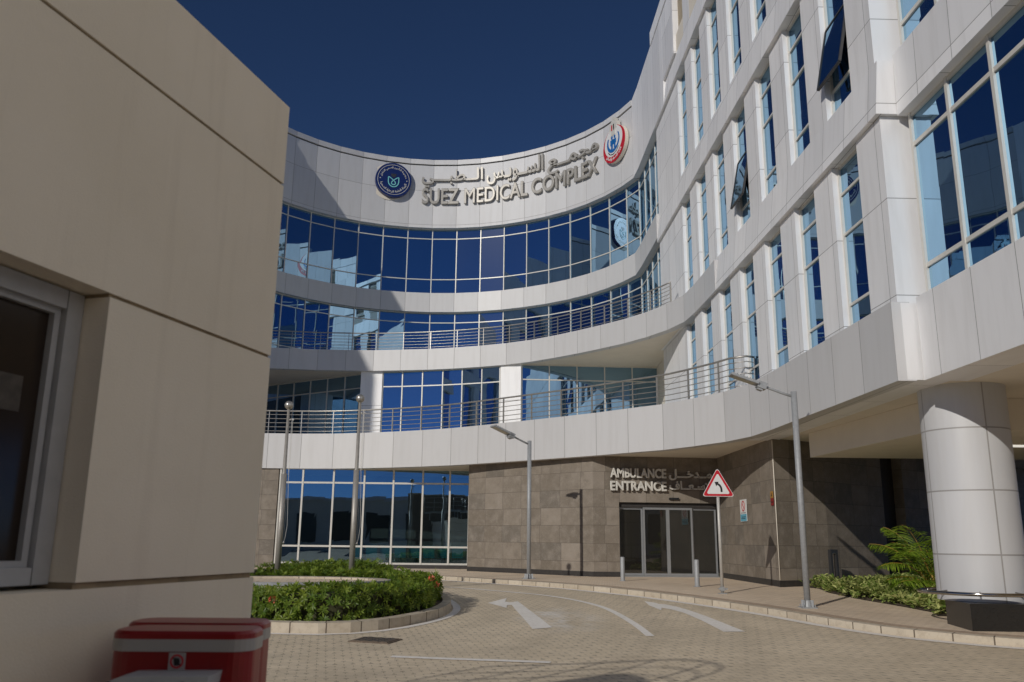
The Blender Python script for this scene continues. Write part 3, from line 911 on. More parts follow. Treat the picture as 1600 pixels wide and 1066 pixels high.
# ------------------------------------------------------------------ lettering
def _forms():
    d = {}
    for cp in range(0xFE70, 0xFF00):
        dec = unicodedata.decomposition(chr(cp)).split()
        if len(dec) == 2: d.setdefault(chr(int(dec[1], 16)), {})[dec[0][1:-1]] = chr(cp)
        elif len(dec) == 3 and dec[1] == '0644': d.setdefault('\u0644' + chr(int(dec[2], 16)), {})[dec[0][1:-1]] = chr(cp)
    return d
FORMS = _forms()
def arabic(s):
    """joined letter shapes in visual (left to right) order"""
    u = []; i = 0
    while i < len(s):
        if s[i:i + 2] in FORMS and len(s[i:i + 2]) == 2: u.append(s[i:i + 2]); i += 2
        else: u.append(s[i]); i += 1
    out = []
    def fwd(c): return c == '\u0640' or (c in FORMS and 'initial' in FORMS[c])
    def back(c): return c == '\u0640' or (c in FORMS and 'final' in FORMS[c])
    for k, c in enumerate(u):
        if c not in FORMS: out.append(c); continue
        p = k > 0 and fwd(u[k - 1]) and back(c)
        n = k < len(u) - 1 and fwd(c) and back(u[k + 1])
        f = FORMS[c]
        out.append(f['medial'] if p and n else f['final'] if p else f['initial'] if n else f['isolated'])
    return ''.join(reversed(out))

def text_mesh(body, extrude, bold=0.0, space=1.0):
    cu = bpy.data.curves.new('lettering', 'FONT')
    cu.body = body; cu.size = 1.0; cu.extrude = extrude; cu.offset = bold if bold > 0 else 0.0; cu.bevel_depth = -bold if bold < 0 else 0.0; cu.bevel_resolution = 0; cu.resolution_u = 4; cu.space_character = space
    o = bpy.data.objects.new('lettering', cu); COL.objects.link(o)
    bpy.context.view_layer.update()
    me = bpy.data.meshes.new_from_object(o.evaluated_get(bpy.context.evaluated_depsgraph_get()))
    bpy.data.objects.remove(o); bpy.data.curves.remove(cu)
    return me

def bounds(me):
    xs = [v.co.x for v in me.vertices]; ys = [v.co.y for v in me.vertices]
    return min(xs), max(xs), min(ys), max(ys)

def place_text(body, name, mat, parent, fn, depth, bold=0.0, w=None, h=None, space=1.0, ybox=None):
    """fn(u, v, d) -> world point; u in 0..w, v in 0..h, d = height of the letter above the wall"""
    me = text_mesh(body, 1.0, bold, space)
    x0, x1, y0, y1 = bounds(me)
    if ybox: y0, y1 = ybox
    zs = [v.co.z for v in me.vertices]; zmin, zmax = min(zs), max(zs)
    if w is None: w = h * (x1 - x0) / (y1 - y0)
    if h is None: h = w * (y1 - y0) / (x1 - x0)
    bm = bmesh.new(); bm.from_mesh(me)
    bmesh.ops.triangulate(bm, faces=[f for f in bm.faces if len(f.verts) > 4])
    bm.to_mesh(me); bm.free()
    for v in me.vertices:
        v.co = Vector(fn((v.co.x - x0) / (x1 - x0) * w, (v.co.y - y0) / (y1 - y0) * h, (v.co.z - zmin) / (zmax - zmin) * depth))
    me.materials.clear(); me.materials.append(M[mat])
    me.name = name
    o = bpy.data.objects.new(name, me); COL.objects.link(o)
    if parent is not None: o.parent = parent
    return o

def on_arc(phi0, phi1, z0, gap=0.05, slope=0.0):
    def fn(u, v, d, W):
        phi = phi0 + (phi1 - phi0) * u / W
        r = arc_r(phi) * math.cos(R(3.9)) - gap - d
        return (CX + r * math.sin(R(phi)), CY + r * math.cos(R(phi)), z0 + v)
    return fn
BS = empty('building_sign', (0, 0, 0), 'raised metal bilingual SUEZ MEDICAL COMPLEX lettering along the curved parapet', 'sign')
def arc_text(body, p0, p1, z0, h, name, ybox=None, bold=-0.02):
    f = on_arc(p0, p1, z0); W = 11.0 * R(p1 - p0)
    return place_text(body, name, 'letter', BS, lambda u, v, d: f(u, v, d, W), 0.14, bold, W, h, 1.0, ybox)
arc_text('SUEZ', -5.9, 6.5, 22.04, 1.08, 'english_lettering')
arc_text('MEDICAL', 8.3, 30.6, 22.04, 1.06, 'english_lettering')
arc_text('COMPLEX', 32.0, 58.3, 22.04, 1.04, 'english_lettering')
arc_text(arabic('\u0627\u0644\u0640\u0640\u0637\u0628\u0640\u0640\u0640\u064a'), -6.1, 14.6, 23.16, 1.30, 'arabic_lettering', None, 0.016)
arc_text(arabic('\u0627\u0644\u0633\u0640\u0640\u0648\u064a\u0640\u0633'), 15.9, 36.4, 23.20, 1.42, 'arabic_lettering', None, 0.016)
arc_text(arabic('\u0645\u062c\u0645\u0640\u0640\u0639'), 38.0, 58.4, 23.05, 1.0, 'arabic_lettering', None, 0.016)

ES = empty('entrance_sign', (0, 0, 0), 'raised metal bilingual AMBULANCE ENTRANCE lettering above the sliding doors', 'sign')
def on_door(u0, z0):
    o = Vector((*S2, 0)); dv = Vector((S3[0] - S2[0], S3[1] - S2[1], 0)).normalized(); n = Vector((dv.y, -dv.x, 0))
    return lambda u, v, d: tuple(o + dv * (u0 + u) + n * (0.05 + d) + Vector((0, 0, z0 + v)))
place_text('AMBULANCE', 'english_lettering', 'frame', ES, on_door(0.60, 3.50), 0.10, -0.035, 2.02, 0.34)
place_text('ENTRANCE', 'english_lettering', 'frame', ES, on_door(0.60, 3.05), 0.10, -0.035, 2.02, 0.34)
place_text(arabic('\u0645\u0640\u0640\u062f\u062e\u0640\u0640\u0640\u0644'), 'arabic_lettering', 'frame', ES, on_door(2.72, 3.44), 0.10, 0.03, 1.55, 0.40)
place_text(arabic('\u0627\u0644\u0625\u0633\u0640\u0639\u0640\u0640\u0627\u0641'), 'arabic_lettering', 'frame', ES, on_door(2.72, 3.00), 0.10, 0.03, 1.60, 0.42)

# round emblems on the parapet
def emblem_frame(phi, z):
    r = arc_r(phi) * math.cos(R(3.9))
    o = Vector((CX + r * math.sin(R(phi)), CY + r * math.cos(R(phi)), z))
    tx = Vector((math.cos(R(phi)), -math.sin(R(phi)), 0)); n = Vector((-math.sin(R(phi)), -math.cos(R(phi)), 0))
    return lambda x, y, d: tuple(o + tx * x + Vector((0, 0, 1)) * y + n * d)
def disc(fn, rx, ry, d0, d1, n=48, cx=0, cy=0, mb=None):
    mb = mb or MB()
    P = [(cx + rx * math.cos(2 * math.pi * k / n), cy + ry * math.sin(2 * math.pi * k / n)) for k in range(n)]
    mb.face([fn(x, y, d1) for x, y in P])
    mb.face([fn(x, y, d0) for x, y in P[::-1]])
    for k in range(n):
        a, b = P[k], P[(k + 1) % n]
        mb.face([fn(*a, d0), fn(*b, d0), fn(*b, d1), fn(*a, d1)])
    return mb
def extr(fn, pts, d0, d1, mb=None):
    mb = mb or MB()
    from mathutils.geometry import tessellate_polygon
    P = [Vector((p[0], p[1], 0)) for p in pts]
    area = sum(P[i].x * P[(i + 1) % len(P)].y - P[(i + 1) % len(P)].x * P[i].y for i in range(len(P)))
    if area < 0: P = P[::-1]
    for a, b, c in tessellate_polygon([P]):
        t = (a, b, c) if (P[b] - P[a]).cross(P[c] - P[a]).z > 0 else (c, b, a)
        mb.face([fn(P[i].x, P[i].y, d1) for i in t])
    for i in range(len(P)):
        a, b = P[i], P[(i + 1) % len(P)]
        mb.face([fn(a.x, a.y, d0), fn(b.x, b.y, d0), fn(b.x, b.y, d1), fn(a.x, a.y, d1)])
    return mb
def ring_band(fn, r0, r1, d0, d1, a0=0, a1=360, n=64, sx=1.0, sy=1.0, cx0=0, cy0=0, cx1=0, cy1=0, mb=None):
    mb = mb or MB()
    for k in range(n):
        t0, t1 = R(a0 + (a1 - a0) * k / n), R(a0 + (a1 - a0) * (k + 1) / n)
        q = [(cx0 + r0 * sx * math.cos(t0), cy0 + r0 * sy * math.sin(t0)), (cx1 + r1 * sx * math.cos(t0), cy1 + r1 * sy * math.sin(t0)),
             (cx1 + r1 * sx * math.cos(t1), cy1 + r1 * sy * math.sin(t1)), (cx0 + r0 * sx * math.cos(t1), cy0 + r0 * sy * math.sin(t1))]
        mb.face([fn(*p, d1) for p in q])
        mb.face([fn(*q[1], d0), fn(*q[2], d0), fn(*q[2], d1), fn(*q[1], d1)])
        mb.face([fn(*q[3], d0), fn(*q[0], d0), fn(*q[0], d1), fn(*q[3], d1)])
    return mb
def stroke(fn, pts, w, d0, d1, mb=None):
    mb = mb or MB()
    l, r = offset(pts, w / 2), offset(pts, -w / 2)
    for i in range(len(pts) - 1):
        q = [r[i], r[i + 1], l[i + 1], l[i]]
        mb.face([fn(*p, d1) for p in q])
        mb.face([fn(*r[i], d0), fn(*r[i + 1], d0), fn(*r[i + 1], d1), fn(*r[i], d1)])
        mb.face([fn(*l[i + 1], d0), fn(*l[i], d0), fn(*l[i], d1), fn(*l[i + 1], d1)])
    return mb
def round_text(body, name, mat, parent, fn, r, a0, a1, h, d, inward=False, sx=1.0, bold=0.02):
    """text along a circle from angle a0 to a1 (degrees, measured anticlockwise from +x)"""
    W = abs(R(a1 - a0)) * r
    def g(u, v, dd):
        a = R(a0 + (a1 - a0) * u / W); rr = r + (-v if inward else v)
        return fn(sx * rr * math.cos(a), rr * math.sin(a), d + dd)
    return place_text(body, name, mat, parent, g, 0.015, bold, W, h)

BE = empty('blue_emblem', (0, 0, 0), 'round dark blue emblem with a mint flower mark on the curved parapet', 'sign')
ef = emblem_frame(-15.6, 23.42)
disc(ef, 1.14, 1.14, 0.02, 0.34).build('emblem_disc', 'emblem_blue', BE)
disc(emblem_frame(-16.6, 23.38), 1.22, 1.22, 0.012, 0.03).build('emblem_backplate', 'soffit', BE)
ring_band(ef, 0.985, 1.01, 0.33, 0.352).build('emblem_ring', 'frame', BE)
mk = MB()
stroke(ef, [(-0.33, 0.16), (-0.33, -0.14), (-0.29, -0.30), (-0.19, -0.42), (-0.06, -0.48), (0.06, -0.48), (0.19, -0.42), (0.29, -0.30), (0.33, -0.14), (0.33, 0.16)], 0.055, 0.33, 0.36, mk)
stroke(ef, [(-0.33, 0.18), (-0.20, 0.12), (-0.05, 0.0), (0.10, -0.14), (0.13, -0.26), (0.07, -0.33), (-0.07, -0.33), (-0.13, -0.26), (-0.10, -0.14), (0.05, 0.0), (0.20, 0.12), (0.33, 0.18)], 0.05, 0.331, 0.361, mk)
mk.build('flower_mark', 'mint', BE)
extr(ef, [(-0.17, 0.40), (0.17, 0.40), (0.15, 0.24), (0.0, 0.13), (-0.15, 0.24)], 0.33, 0.355).build('crest_mark', 'emblem_grey', BE)
round_text(arabic('\u0645\u0646\u0638\u0648\u0645\u0629 \u0627\u0644\u062a\u0623\u0645\u064a\u0646 \u0627\u0644\u0635\u062d\u064a \u0627\u0644\u0634\u0627\u0645\u0644'), 'arabic_lettering', 'frame', BE, ef, 0.70, 168, 12, 0.22, 0.34)
round_text(arabic('\u0627\u0644\u0647\u064a\u0626\u0629 \u0627\u0644\u0639\u0627\u0645\u0629 \u0644\u0644\u0631\u0639\u0627\u064a\u0629 \u0627\u0644\u0635\u062d\u064a\u0629'), 'arabic_lettering', 'frame', BE, ef, 0.91, 195, 345, 0.20, 0.34, True)
dots = disc(ef, 0.035, 0.035, 0.33, 0.355, 10, -0.84, 0.03); disc(ef, 0.035, 0.035, 0.33, 0.355, 10, 0.84, 0.0, dots); dots.build('emblem_dots', 'frame', BE)

RE = empty('red_emblem', (0, 0, 0), 'oval red and white ministry emblem topped by an eagle on the curved parapet', 'sign')
rf = emblem_frame(67.0, 23.08)
disc(rf, 1.18, 1.06, 0.02, 0.24).build('emblem_backplate', 'soffit', RE)
disc(rf, 1.18, 1.06, 0.24, 0.30).build('emblem_disc', 'sign_red', RE)
disc(rf, 0.98, 0.88, 0.295, 0.315, 48, 0, 0.17).build('emblem_field', 'white', RE)
ring_band(rf, 0.52, 0.64, 0.31, 0.33, 150, 395, 48, 1.08, 1.0, 0.02, 0.22, 0.0, 0.16).build('blue_crescent', 'emblem_bright', RE)
pp = MB()
for (x, s_) in ((-0.14, 1.0), (0.16, 0.9)):
    disc(rf, 0.10 * s_, 0.10 * s_, 0.31, 0.332, 16, x, 0.16 + 0.26 * s_, pp)
    extr(rf, [(x - 0.17 * s_, 0.30 * s_), (x + 0.17 * s_, 0.30 * s_), (x + 0.17 * s_, -0.02), (x + 0.09 * s_, -0.02), (x + 0.09 * s_, -0.26), (x - 0.09 * s_, -0.26), (x - 0.09 * s_, -0.02), (x - 0.17 * s_, -0.02)], 0.31, 0.333, pp)
pp.build('family_mark', 'emblem_bright', RE)
round_text(arabic('\u0648\u0632\u0627\u0631\u0629 \u0627\u0644\u0635\u062d\u0629 \u0648\u0627\u0644\u0633\u0643\u0627\u0646'), 'arabic_lettering', 'white', RE, rf, 0.98, 215, 325, 0.24, 0.298, True, 1.08)
round_text('Ministry of Health & Population', 'english_lettering', 'emblem_grey', RE, rf, 0.655, 212, 328, 0.09, 0.314, True, 1.08)
eg = MB()
extr(rf, [(-0.36, 1.30), (-0.12, 1.42), (-0.11, 1.55), (-0.02, 1.66), (0.11, 1.60), (0.10, 1.44), (0.36, 1.32), (0.40, 0.92), (0.31, 0.74), (0.27, 0.98), (0.19, 0.72), (0.26, 0.52), (-0.26, 0.52), (-0.19, 0.72), (-0.27, 0.98), (-0.33, 0.74), (-0.40, 0.92)], 0.05, 0.34, eg)
eg.build('eagle_crest', 'frame', RE)
extr(rf, [(-0.15, 1.18), (-0.05, 1.18), (-0.05, 0.80), (-0.15, 0.86)], 0.34, 0.355).build('shield_red', 'sign_red', RE)
extr(rf, [(0.06, 1.18), (0.15, 1.18), (0.15, 0.86), (0.06, 0.80)], 0.34, 0.355).build('shield_black', 'black', RE)

# ------------------------------------------------------------------ beige gatehouse on the left
def gatehouse():
    G = empty('gatehouse', (0, 0, 0), 'cream rendered gatehouse with grooves and a dark brown window, filling the left edge', 'building')
    D = 3.0
    C = Vector((-0.869, D, 0))
    d = Vector((math.sin(R(15.4)), math.cos(R(15.4)), 0)); n = Vector((d.y, -d.x, 0))
    def P(t, o, z): return C + d * t + n * o + Vector((0, 0, z))
    zt, zA, zB, zC = 2.921, 2.60, 1.935, 1.178
    gw = 0.0055
    gc = 0.0085
    zb = -0.45
    wy0, wy1 = -2.3, -0.817
    def slab_(mb, t0, t1, o0, o1, z0, z1):
        b = [P(t0, o0, z0), P(t0, o1, z0), P(t1, o1, z0), P(t1, o0, z0)]
        t = [p + Vector((0, 0, z1 - z0)) for p in b]
        mb.hexa(b[::-1], t[::-1]) if (b[1] - b[0]).cross(b[3] - b[0]).z < 0 else mb.hexa(b, t)
    # courses with real grooves between them
    T0 = -7.0
    mb = MB(); slab_(mb, T0, 0, -4.2, 0, zA + gw, zt); mb.build('parapet_course', 'render', G)
    mb = MB(); slab_(mb, T0, 0, -4.2, 0, zB + gw, zA - gw); mb.build('upper_course', 'render', G)
    mb = MB(); slab_(mb, wy1, 0, -4.2, 0, zC + gc, zB - gw); slab_(mb, T0, wy0, -4.2, 0, zC + gc, zB - gw); slab_(mb, wy0, wy1, -4.2, -0.125, zC + gc, zB - gw)
    mb.build('window_course', 'render', G)
    mb = MB(); slab_(mb, T0, 0, -4.2, 0, zb, zC - gc); mb.build('base_course', 'render', G)
    mb = MB(); slab_(mb, T0, -0.007, -4.19, -0.007, zA - gw, zA + gw)
    slab_(mb, wy1 + .002, -0.007, -4.19, -0.007, zB - gw, zB + gw); slab_(mb, wy1 + .002, -0.009, -4.19, -0.009, zC - gc, zC + gc)
    slab_(mb, T0, wy1 + .002, -4.19, -0.13, zB - gw, zB + gw); slab_(mb, T0, wy1 + .002, -4.19, -0.13, zC - gc, zC + gc)
    mb.build('groove', 'groove', G)
    # window: outer frame, sash, pane
    f = MB(); o0, o1 = -0.125, -0.078
    z0, z1 = zC - gc + 0.012, zB + gw - 0.006
    slab_(f, wy1 - 0.058, wy1 - 0.004, o0, o1, z0, z1); slab_(f, wy0, wy0 + .06, o0, o1, z0, z1)
    slab_(f, wy0 + .06, wy1 - .062, o0, o1, z0, z0 + .042); slab_(f, wy0 + .06, wy1 - .062, o0, o1, z1 - .05, z1)
    w = f.build('window', M['frame_pvc'], G)
    s = MB(); o2 = -0.094
    slab_(s, wy1 - 0.082, wy1 - 0.062, o0, o2, z0 + .042, z1 - .05); slab_(s, wy0 + .06, wy1 - .082, o0, o2, z0 + .042, z0 + .058); slab_(s, wy0 + .06, wy1 - .082, o0, o2, z1 - .066, z1 - .05)
    s.build('sash', M['frame_pvc'], w)
    p = MB(); p.face([tuple(P(wy0 + .06, -0.112, z0 + .05)), tuple(P(wy1 - .078, -0.112, z0 + .05)), tuple(P(wy1 - .078, -0.112, z1 - .06)), tuple(P(wy0 + .06, -0.112, z1 - .06))])
    p.build('pane', 'glass_brown', w)
    # dark paper notice behind the pane
    q = MB(); slab_(q, -1.03, -0.955, -0.1105, -0.109, 1.60, 1.69); q.build('taped_paper', plain('old_paper', (0.075, 0.065, 0.055), 0.8, 0, 0.3, 30), w)
M['frame_pvc'] = plain('grey_pvc', (0.40, 0.405, 0.41), 0.45, 0, 0.06, 20)
gatehouse()

# ------------------------------------------------------------------ red barrier cabinets
def rounded_rect(x0, x1, y0, y1, r, n=6):
    P = []
    for (cx, cy, a) in ((x1 - r, y1 - r, 0), (x0 + r, y1 - r, 90), (x0 + r, y0 + r, 180), (x1 - r, y0 + r, 270)):
        for k in range(n + 1):
            t = R(a + 90 * k / n); P.append((cx + r * math.cos(t), cy + r * math.sin(t)))
    return P
def prism(P, z0, z1, taper=1.0, mb=None):
    mb = mb or MB()
    cx, cy = sum(p[0] for p in P) / len(P), sum(p[1] for p in P) / len(P)
    T = [(cx + (x - cx) * taper, cy + (y - cy) * taper) for x, y in P]
    n = len(P)
    mb.face([(x, y, z1) for x, y in T]); mb.face([(x, y, z0) for x, y in P[::-1]])
    for i in range(n):
        j = (i + 1) % n
        mb.face([(*P[i], z0), (*P[j], z0), (*T[j], z1), (*T[i], z1)])
    return mb
def barrier(loc, rz, label, arm, wid):
    B = empty('barrier_cabinet', loc, label, 'barrier', 'red barrier cabinets beside the gatehouse', rz)
    h = wid / 2
    top = 1.436
    P = rounded_rect(-h, h, -0.075, 0.075, 0.05)
    prism(P, 0.0, top - 0.042).build('cabinet_body', 'red', B)
    prism(rounded_rect(-h - .003, h + .003, -0.078, 0.078, 0.052), top - 0.042, top - 0.015).build('white_band', M['band_white'], B)
    lid = MB(); prism(rounded_rect(-h - .002, h + .002, -0.077, 0.077, 0.05), top - 0.015, top - 0.004, 1.0, lid); prism(rounded_rect(-h - .002, h + .002, -0.077, 0.077, 0.05), top - 0.004, top + 0.003, 0.955, lid)
    lid.build('cabinet_lid', 'red', B)
    if arm:
        st = MB(); st.box(-0.019, 0.019, -0.0785, -0.0752, top - 0.082, top - 0.044); b = st.build('warning_sticker', 'sticker', B)
        fn = lambda x, y, d: (x, -0.0785 - d, top - 0.063 + y)
        ring_band(fn, 0.0115, 0.0155, 0.0, 0.001, 0, 360, 24).build('sticker_ring', 'sign_red', b)
        k = extr(fn, [(-0.005, -0.009), (0.005, -0.009), (0.007, 0.001), (0.004, 0.008), (0.0, 0.006), (-0.003, 0.009), (-0.007, 0.002)], 0.0, 0.001)
        stroke(fn, [(-0.009, 0.008), (0.009, -0.008)], 0.003, 0.0005, 0.0015, k)
        k.build('sticker_symbol', 'black', b)
        a = MB()
        sec = [(-0.165, 1.30), (-0.14, 1.325), (-0.115, 1.343), (-0.085, 1.353), (0.105, 1.355), (0.08, 1.21), (-0.165, 1.21)]
        bm_ = []
        for (y, g) in ((-0.18, 1), (-0.07, 1)):
            bm_.append([(x, y, z) for x, z in sec])
        A, Bk = bm_
        a.face(A); a.face(Bk[::-1])
        for i in range(len(A)):
            j = (i + 1) % len(A); a.face([A[i], Bk[i], Bk[j], A[j]])
        ar = a.build('arm_bracket', 'grey_part', B)
        for x in (-0.11, 0.05):
            m_ = MB(); m_.tube([(x, -0.182, 1.338), (x, -0.176, 1.338)], 0.006, 12); m_.build('bolt_hole', 'black', ar)
    return B
M['band_white'] = plain('band_white', (0.36, 0.35, 0.34), 0.35, 0, 0.03)

# ------------------------------------------------------------------ planted island
ISL = [(-4.32, 15.22), (-3.6, 15.12), (-3.0, 15.14), (-2.4, 15.5), (-1.85, 16.3), (-1.40, 17.5), (-1.25, 18.8), (-1.36, 20.1), (-1.72, 21.5), (-2.62, 23.3), (-3.7, 24.8), (-4.9, 25.6), (-6.2, 25.0), (-7.2, 23.2), (-7.7, 20.6), (-7.4, 18.0), (-6.5, 16.2), (-5.4, 15.4)]
ISP = spline(ISL, 0.55, True)
def closed_offset(path, d):
    n = len(path); res = []
    for i in range(n):
        a, b = path[i - 1], path[(i + 1) % n]
        dx, dy = b[0] - a[0], b[1] - a[1]; L = math.hypot(dx, dy)
        res.append((path[i][0] - dy / L * d, path[i][1] + dx / L * d))
    return res
def island():
    o, i_ = ISP, closed_offset(ISP, 0.18)
    n = len(o); k = MB(); u = 0
    for a in range(n):
        b = (a + 1) % n
        L = math.dist(o[a], o[b])
        A, B, Cc, Dd = o[a], o[b], i_[b], i_[a]
        zz = lambda p: zg(p[1])
        k.face([(*A, zz(A) - .03), (*B, zz(B) - .03), (*B, zz(B) + .17), (*A, zz(A) + .17)], [(u, 0), (u + L, 0), (u + L, .15), (u, .15)])
        k.face([(*A, zz(A) + .17), (*B, zz(B) + .17), (*Cc, zz(Cc) + .18), (*Dd, zz(Dd) + .18)], [(u, .15), (u + L, .15), (u + L, .3), (u, .3)])
        k.face([(*Dd, zz(Dd) + .18), (*Cc, zz(Cc) + .18), (*Cc, zz(Cc)), (*Dd, zz(Dd))], [(u, .3), (u + L, .3), (u + L, .4), (u, .4)])
        u += L
    tag(k.build('island_kerb', 'kerb'), kind='structure')
    s = MB(); cx, cy = -4.4, 20.2
    for a in range(n):
        b = (a + 1) % n
        s.face([(*i_[a], zg(i_[a][1]) + .12), (*i_[b], zg(i_[b][1]) + .12), (cx, cy, zg(cy) + .12)])
    tag(s.build('planting_soil', 'soil'), kind='structure')
    marking(ribbon(closed_offset(ISP, -0.13) + [closed_offset(ISP, -0.13)[0]], 0.16))
    # raised stone plinth ring inside the hedge
    EL_ = lambda f: [(-4.7 + (2.15 + f) * math.cos(2 * math.pi * k / n), 18.75 + (1.5 + f) * math.sin(2 * math.pi * k / n)) for k in range(n)]
    pi = EL_(0.0); pin = EL_(-0.3)
    r = MB()
    for a in range(n):
        b = (a + 1) % n
        r.face([(*pi[a], -.2), (*pi[b], -.2), (*pi[b], 0.42), (*pi[a], 0.42)])
        r.face([(*pi[a], 0.46), (*pi[b], 0.46), (*pin[b], 0.46), (*pin[a], 0.46)])
        r.face([(*pin[a], 0.46), (*pin[b], 0.46), (*pin[b], -.2), (*pin[a], -.2)])
    P = empty('flagpole_plinth', (cx, cy, -.1), 'low oval stone plinth inside the hedge ring, holding the flagpoles', 'plinth')
    q = r.build('stone_ring', 'kerb', None); q.parent = P; q.location = -P.location
    m_ = MB()
    ph = EL_(0.03)
    for a in range(n):
        b = (a + 1) % n
        m_.face([(*ph[a], 0.40), (*ph[b], 0.40), (*ph[b], 0.46), (*ph[a], 0.46)]); m_.face([(*ph[a], 0.46), (*ph[b], 0.46), (*pi[b], 0.462), (*pi[a], 0.462)])
    q = m_.build('edge_band', 'galv', None); q.parent = P; q.location = -P.location
    t = MB()
    for a in range(n):
        b = (a + 1) % n
        t.face([(*pin[a], 0.42), (*pin[b], 0.42), (cx, cy, 0.42)])
    q = t.build('plinth_paving', 'paver_walk', None); q.parent = P; q.location = -P.location
island()

def leaf_mesh(name, leaves, mat, parent=None):
    """leaves: list of (base, direction, normal, length, width, tone)"""
    v = []; f = []; tone = []
    for (b, d, n, L, w, t) in leaves:
        s = d.cross(n)
        if s.length < 1e-5: continue
        s.normalize()
        i = len(v)
        m = b + d * L * 0.55 + n * (-0.06 * L)
        v += [b, m + s * w / 2 + n * 0.10 * w, b + d * L - n * 0.16 * L, m - s * w / 2 + n * 0.10 * w]
        f.append((i, i + 1, i + 2)); f.append((i, i + 2, i + 3))
        tone += [t, t, min(1, t + 0.1), t]
    me = bpy.data.meshes.new(name)
    me.from_pydata([tuple(x) for x in v], [], f)
    at = me.attributes.new('tone', 'FLOAT', 'POINT'); at.data.foreach_set('value', tone)
    me.materials.append(M[mat])
    o = bpy.data.objects.new(name, me); COL.objects.link(o)
    if parent is not None: o.parent = parent
    return o

def rnd_unit():
    z = random.uniform(-1, 1); a = random.uniform(0, 2 * math.pi); r = math.sqrt(1 - z * z)
    return Vector((r * math.cos(a), r * math.sin(a), z))

def hedge():
    leaves = []; twig = MB(); flowers = MB()
    ring = []
    rows = []
    for off_ in (0.80, 1.62, 2.4):
        dense = spline(closed_offset(ISP, off_), 0.12, True)
        for i in range(len(dense)): rows.append((off_, i, dense[i], dense[i - 1], dense[(i + 1) % len(dense)]))
    for off_, i, (x, y), a, b in rows:
        if off_ > 1 and (y < 20.75 or x < -7.2): continue
        t = Vector((b[0] - a[0], b[1] - a[1], 0)).normalized(); nn = Vector((t.y, -t.x, 0))      # outwards
        base = zg(y) + 0.14
        top = 0.66 + 0.05 * math.sin(i * 0.21) + 0.05 * math.sin(i * 0.083 + 1) - 0.10 * max(0, min(1, (18.8 - y) / 3)) * 0
        hgt = 0.49 + 0.05 * math.sin(i * 0.17) + 0.04 * math.sin(i * 0.071 + 1)
        hw = 0.50 + 0.05 * math.sin(i * 0.31)
        if off_ < 1: ring.append((Vector((x, y, base)), nn, hgt, hw))
        vis = x > -5.8
        cnt = (30 if off_ < 1 else 16) if vis else 5
        for c in range(cnt):
            u = random.random()
            # walk over the cross-section: outer side, top, inner side
            s = u * 2.6
            if s < 0.95: q = nn * hw + Vector((0, 0, hgt * (0.06 + 0.92 * s / 0.95))); o = nn * 1.0 + Vector((0, 0, 0.25))
            elif s < 1.85: q = nn * (hw - 2 * hw * (s - 0.95) / 0.9) + Vector((0, 0, hgt)); o = Vector((0, 0, 1)) + nn * 0.3 * (1.4 - s)
            else: q = -nn * hw + Vector((0, 0, hgt * (1 - 0.85 * (s - 1.85) / 0.75))); o = -nn + Vector((0, 0, 0.25))
            # round the shoulders
            o = (o + rnd_unit() * 0.55).normalized()
            p = Vector((x, y, base)) + q * 1.0 + t * random.uniform(-.06, .06) + rnd_unit() * 0.055 - o * random.uniform(0.0, 0.14)
            ax = o; e1 = ax.cross(rnd_unit()).normalized(); e2 = ax.cross(e1)
            tn = random.random() ** 1.5
            m = random.choice((6, 7, 8)); ph = random.random() * 6.28
            for l in range(m):
                an = ph + 2 * math.pi * l / m + random.uniform(-.2, .2)
                r = e1 * math.cos(an) + e2 * math.sin(an)
                el = random.uniform(0.15, 0.85)
                d = (r * math.cos(el) + ax * math.sin(el)).normalized()
                nm = (ax * math.cos(el) - r * math.sin(el)).normalized()
                leaves.append((p, d, nm, random.uniform(.075, .125), random.uniform(.028, .042), min(1, max(0, tn * 0.75 + random.uniform(-.1, .2)))))
            if vis and off_ < 1 and random.random() < 0.011 and 0.25 < s < 1.0:
                for k in range(30):
                    w = rnd_unit() * 0.06
                    pp = p + o * 0.05 + w
                    e = rnd_unit() * 0.022; g = rnd_unit() * 0.022
                    flowers.face([pp - e, pp + g, pp + e, pp - g])
    # twiggy core that keeps the hedge from being see-through
    n = len(ring)
    for i in range(n):
        (p, nn, h, w), (p2, nn2, h2, w2) = ring[i], ring[(i + 1) % n]
        sec = lambda P, N, H, W: [P + N * W * .62 - Vector((0, 0, .1)), P + N * W * .62 + Vector((0, 0, H * .66)), P + N * W * .45 + Vector((0, 0, H * .78)), P - N * W * .45 + Vector((0, 0, H * .78)), P - N * W * .62 + Vector((0, 0, H * .66)), P - N * W * .62 - Vector((0, 0, .1))]
        A, B = sec(p, nn, h, w), sec(p2, nn2, h2, w2)
        for k in range(5): twig.face([A[k], B[k], B[k + 1], A[k + 1]])
    H = empty('hedge', (0, 0, 0), 'clipped green hedge with coral flowers ringing the kerbed island', 'hedge')
    leaf_mesh('foliage', leaves, 'leaf', H)
    twig.build('branches', 'twig', H)
    flowers.build('flowers', 'petal', H)
hedge()

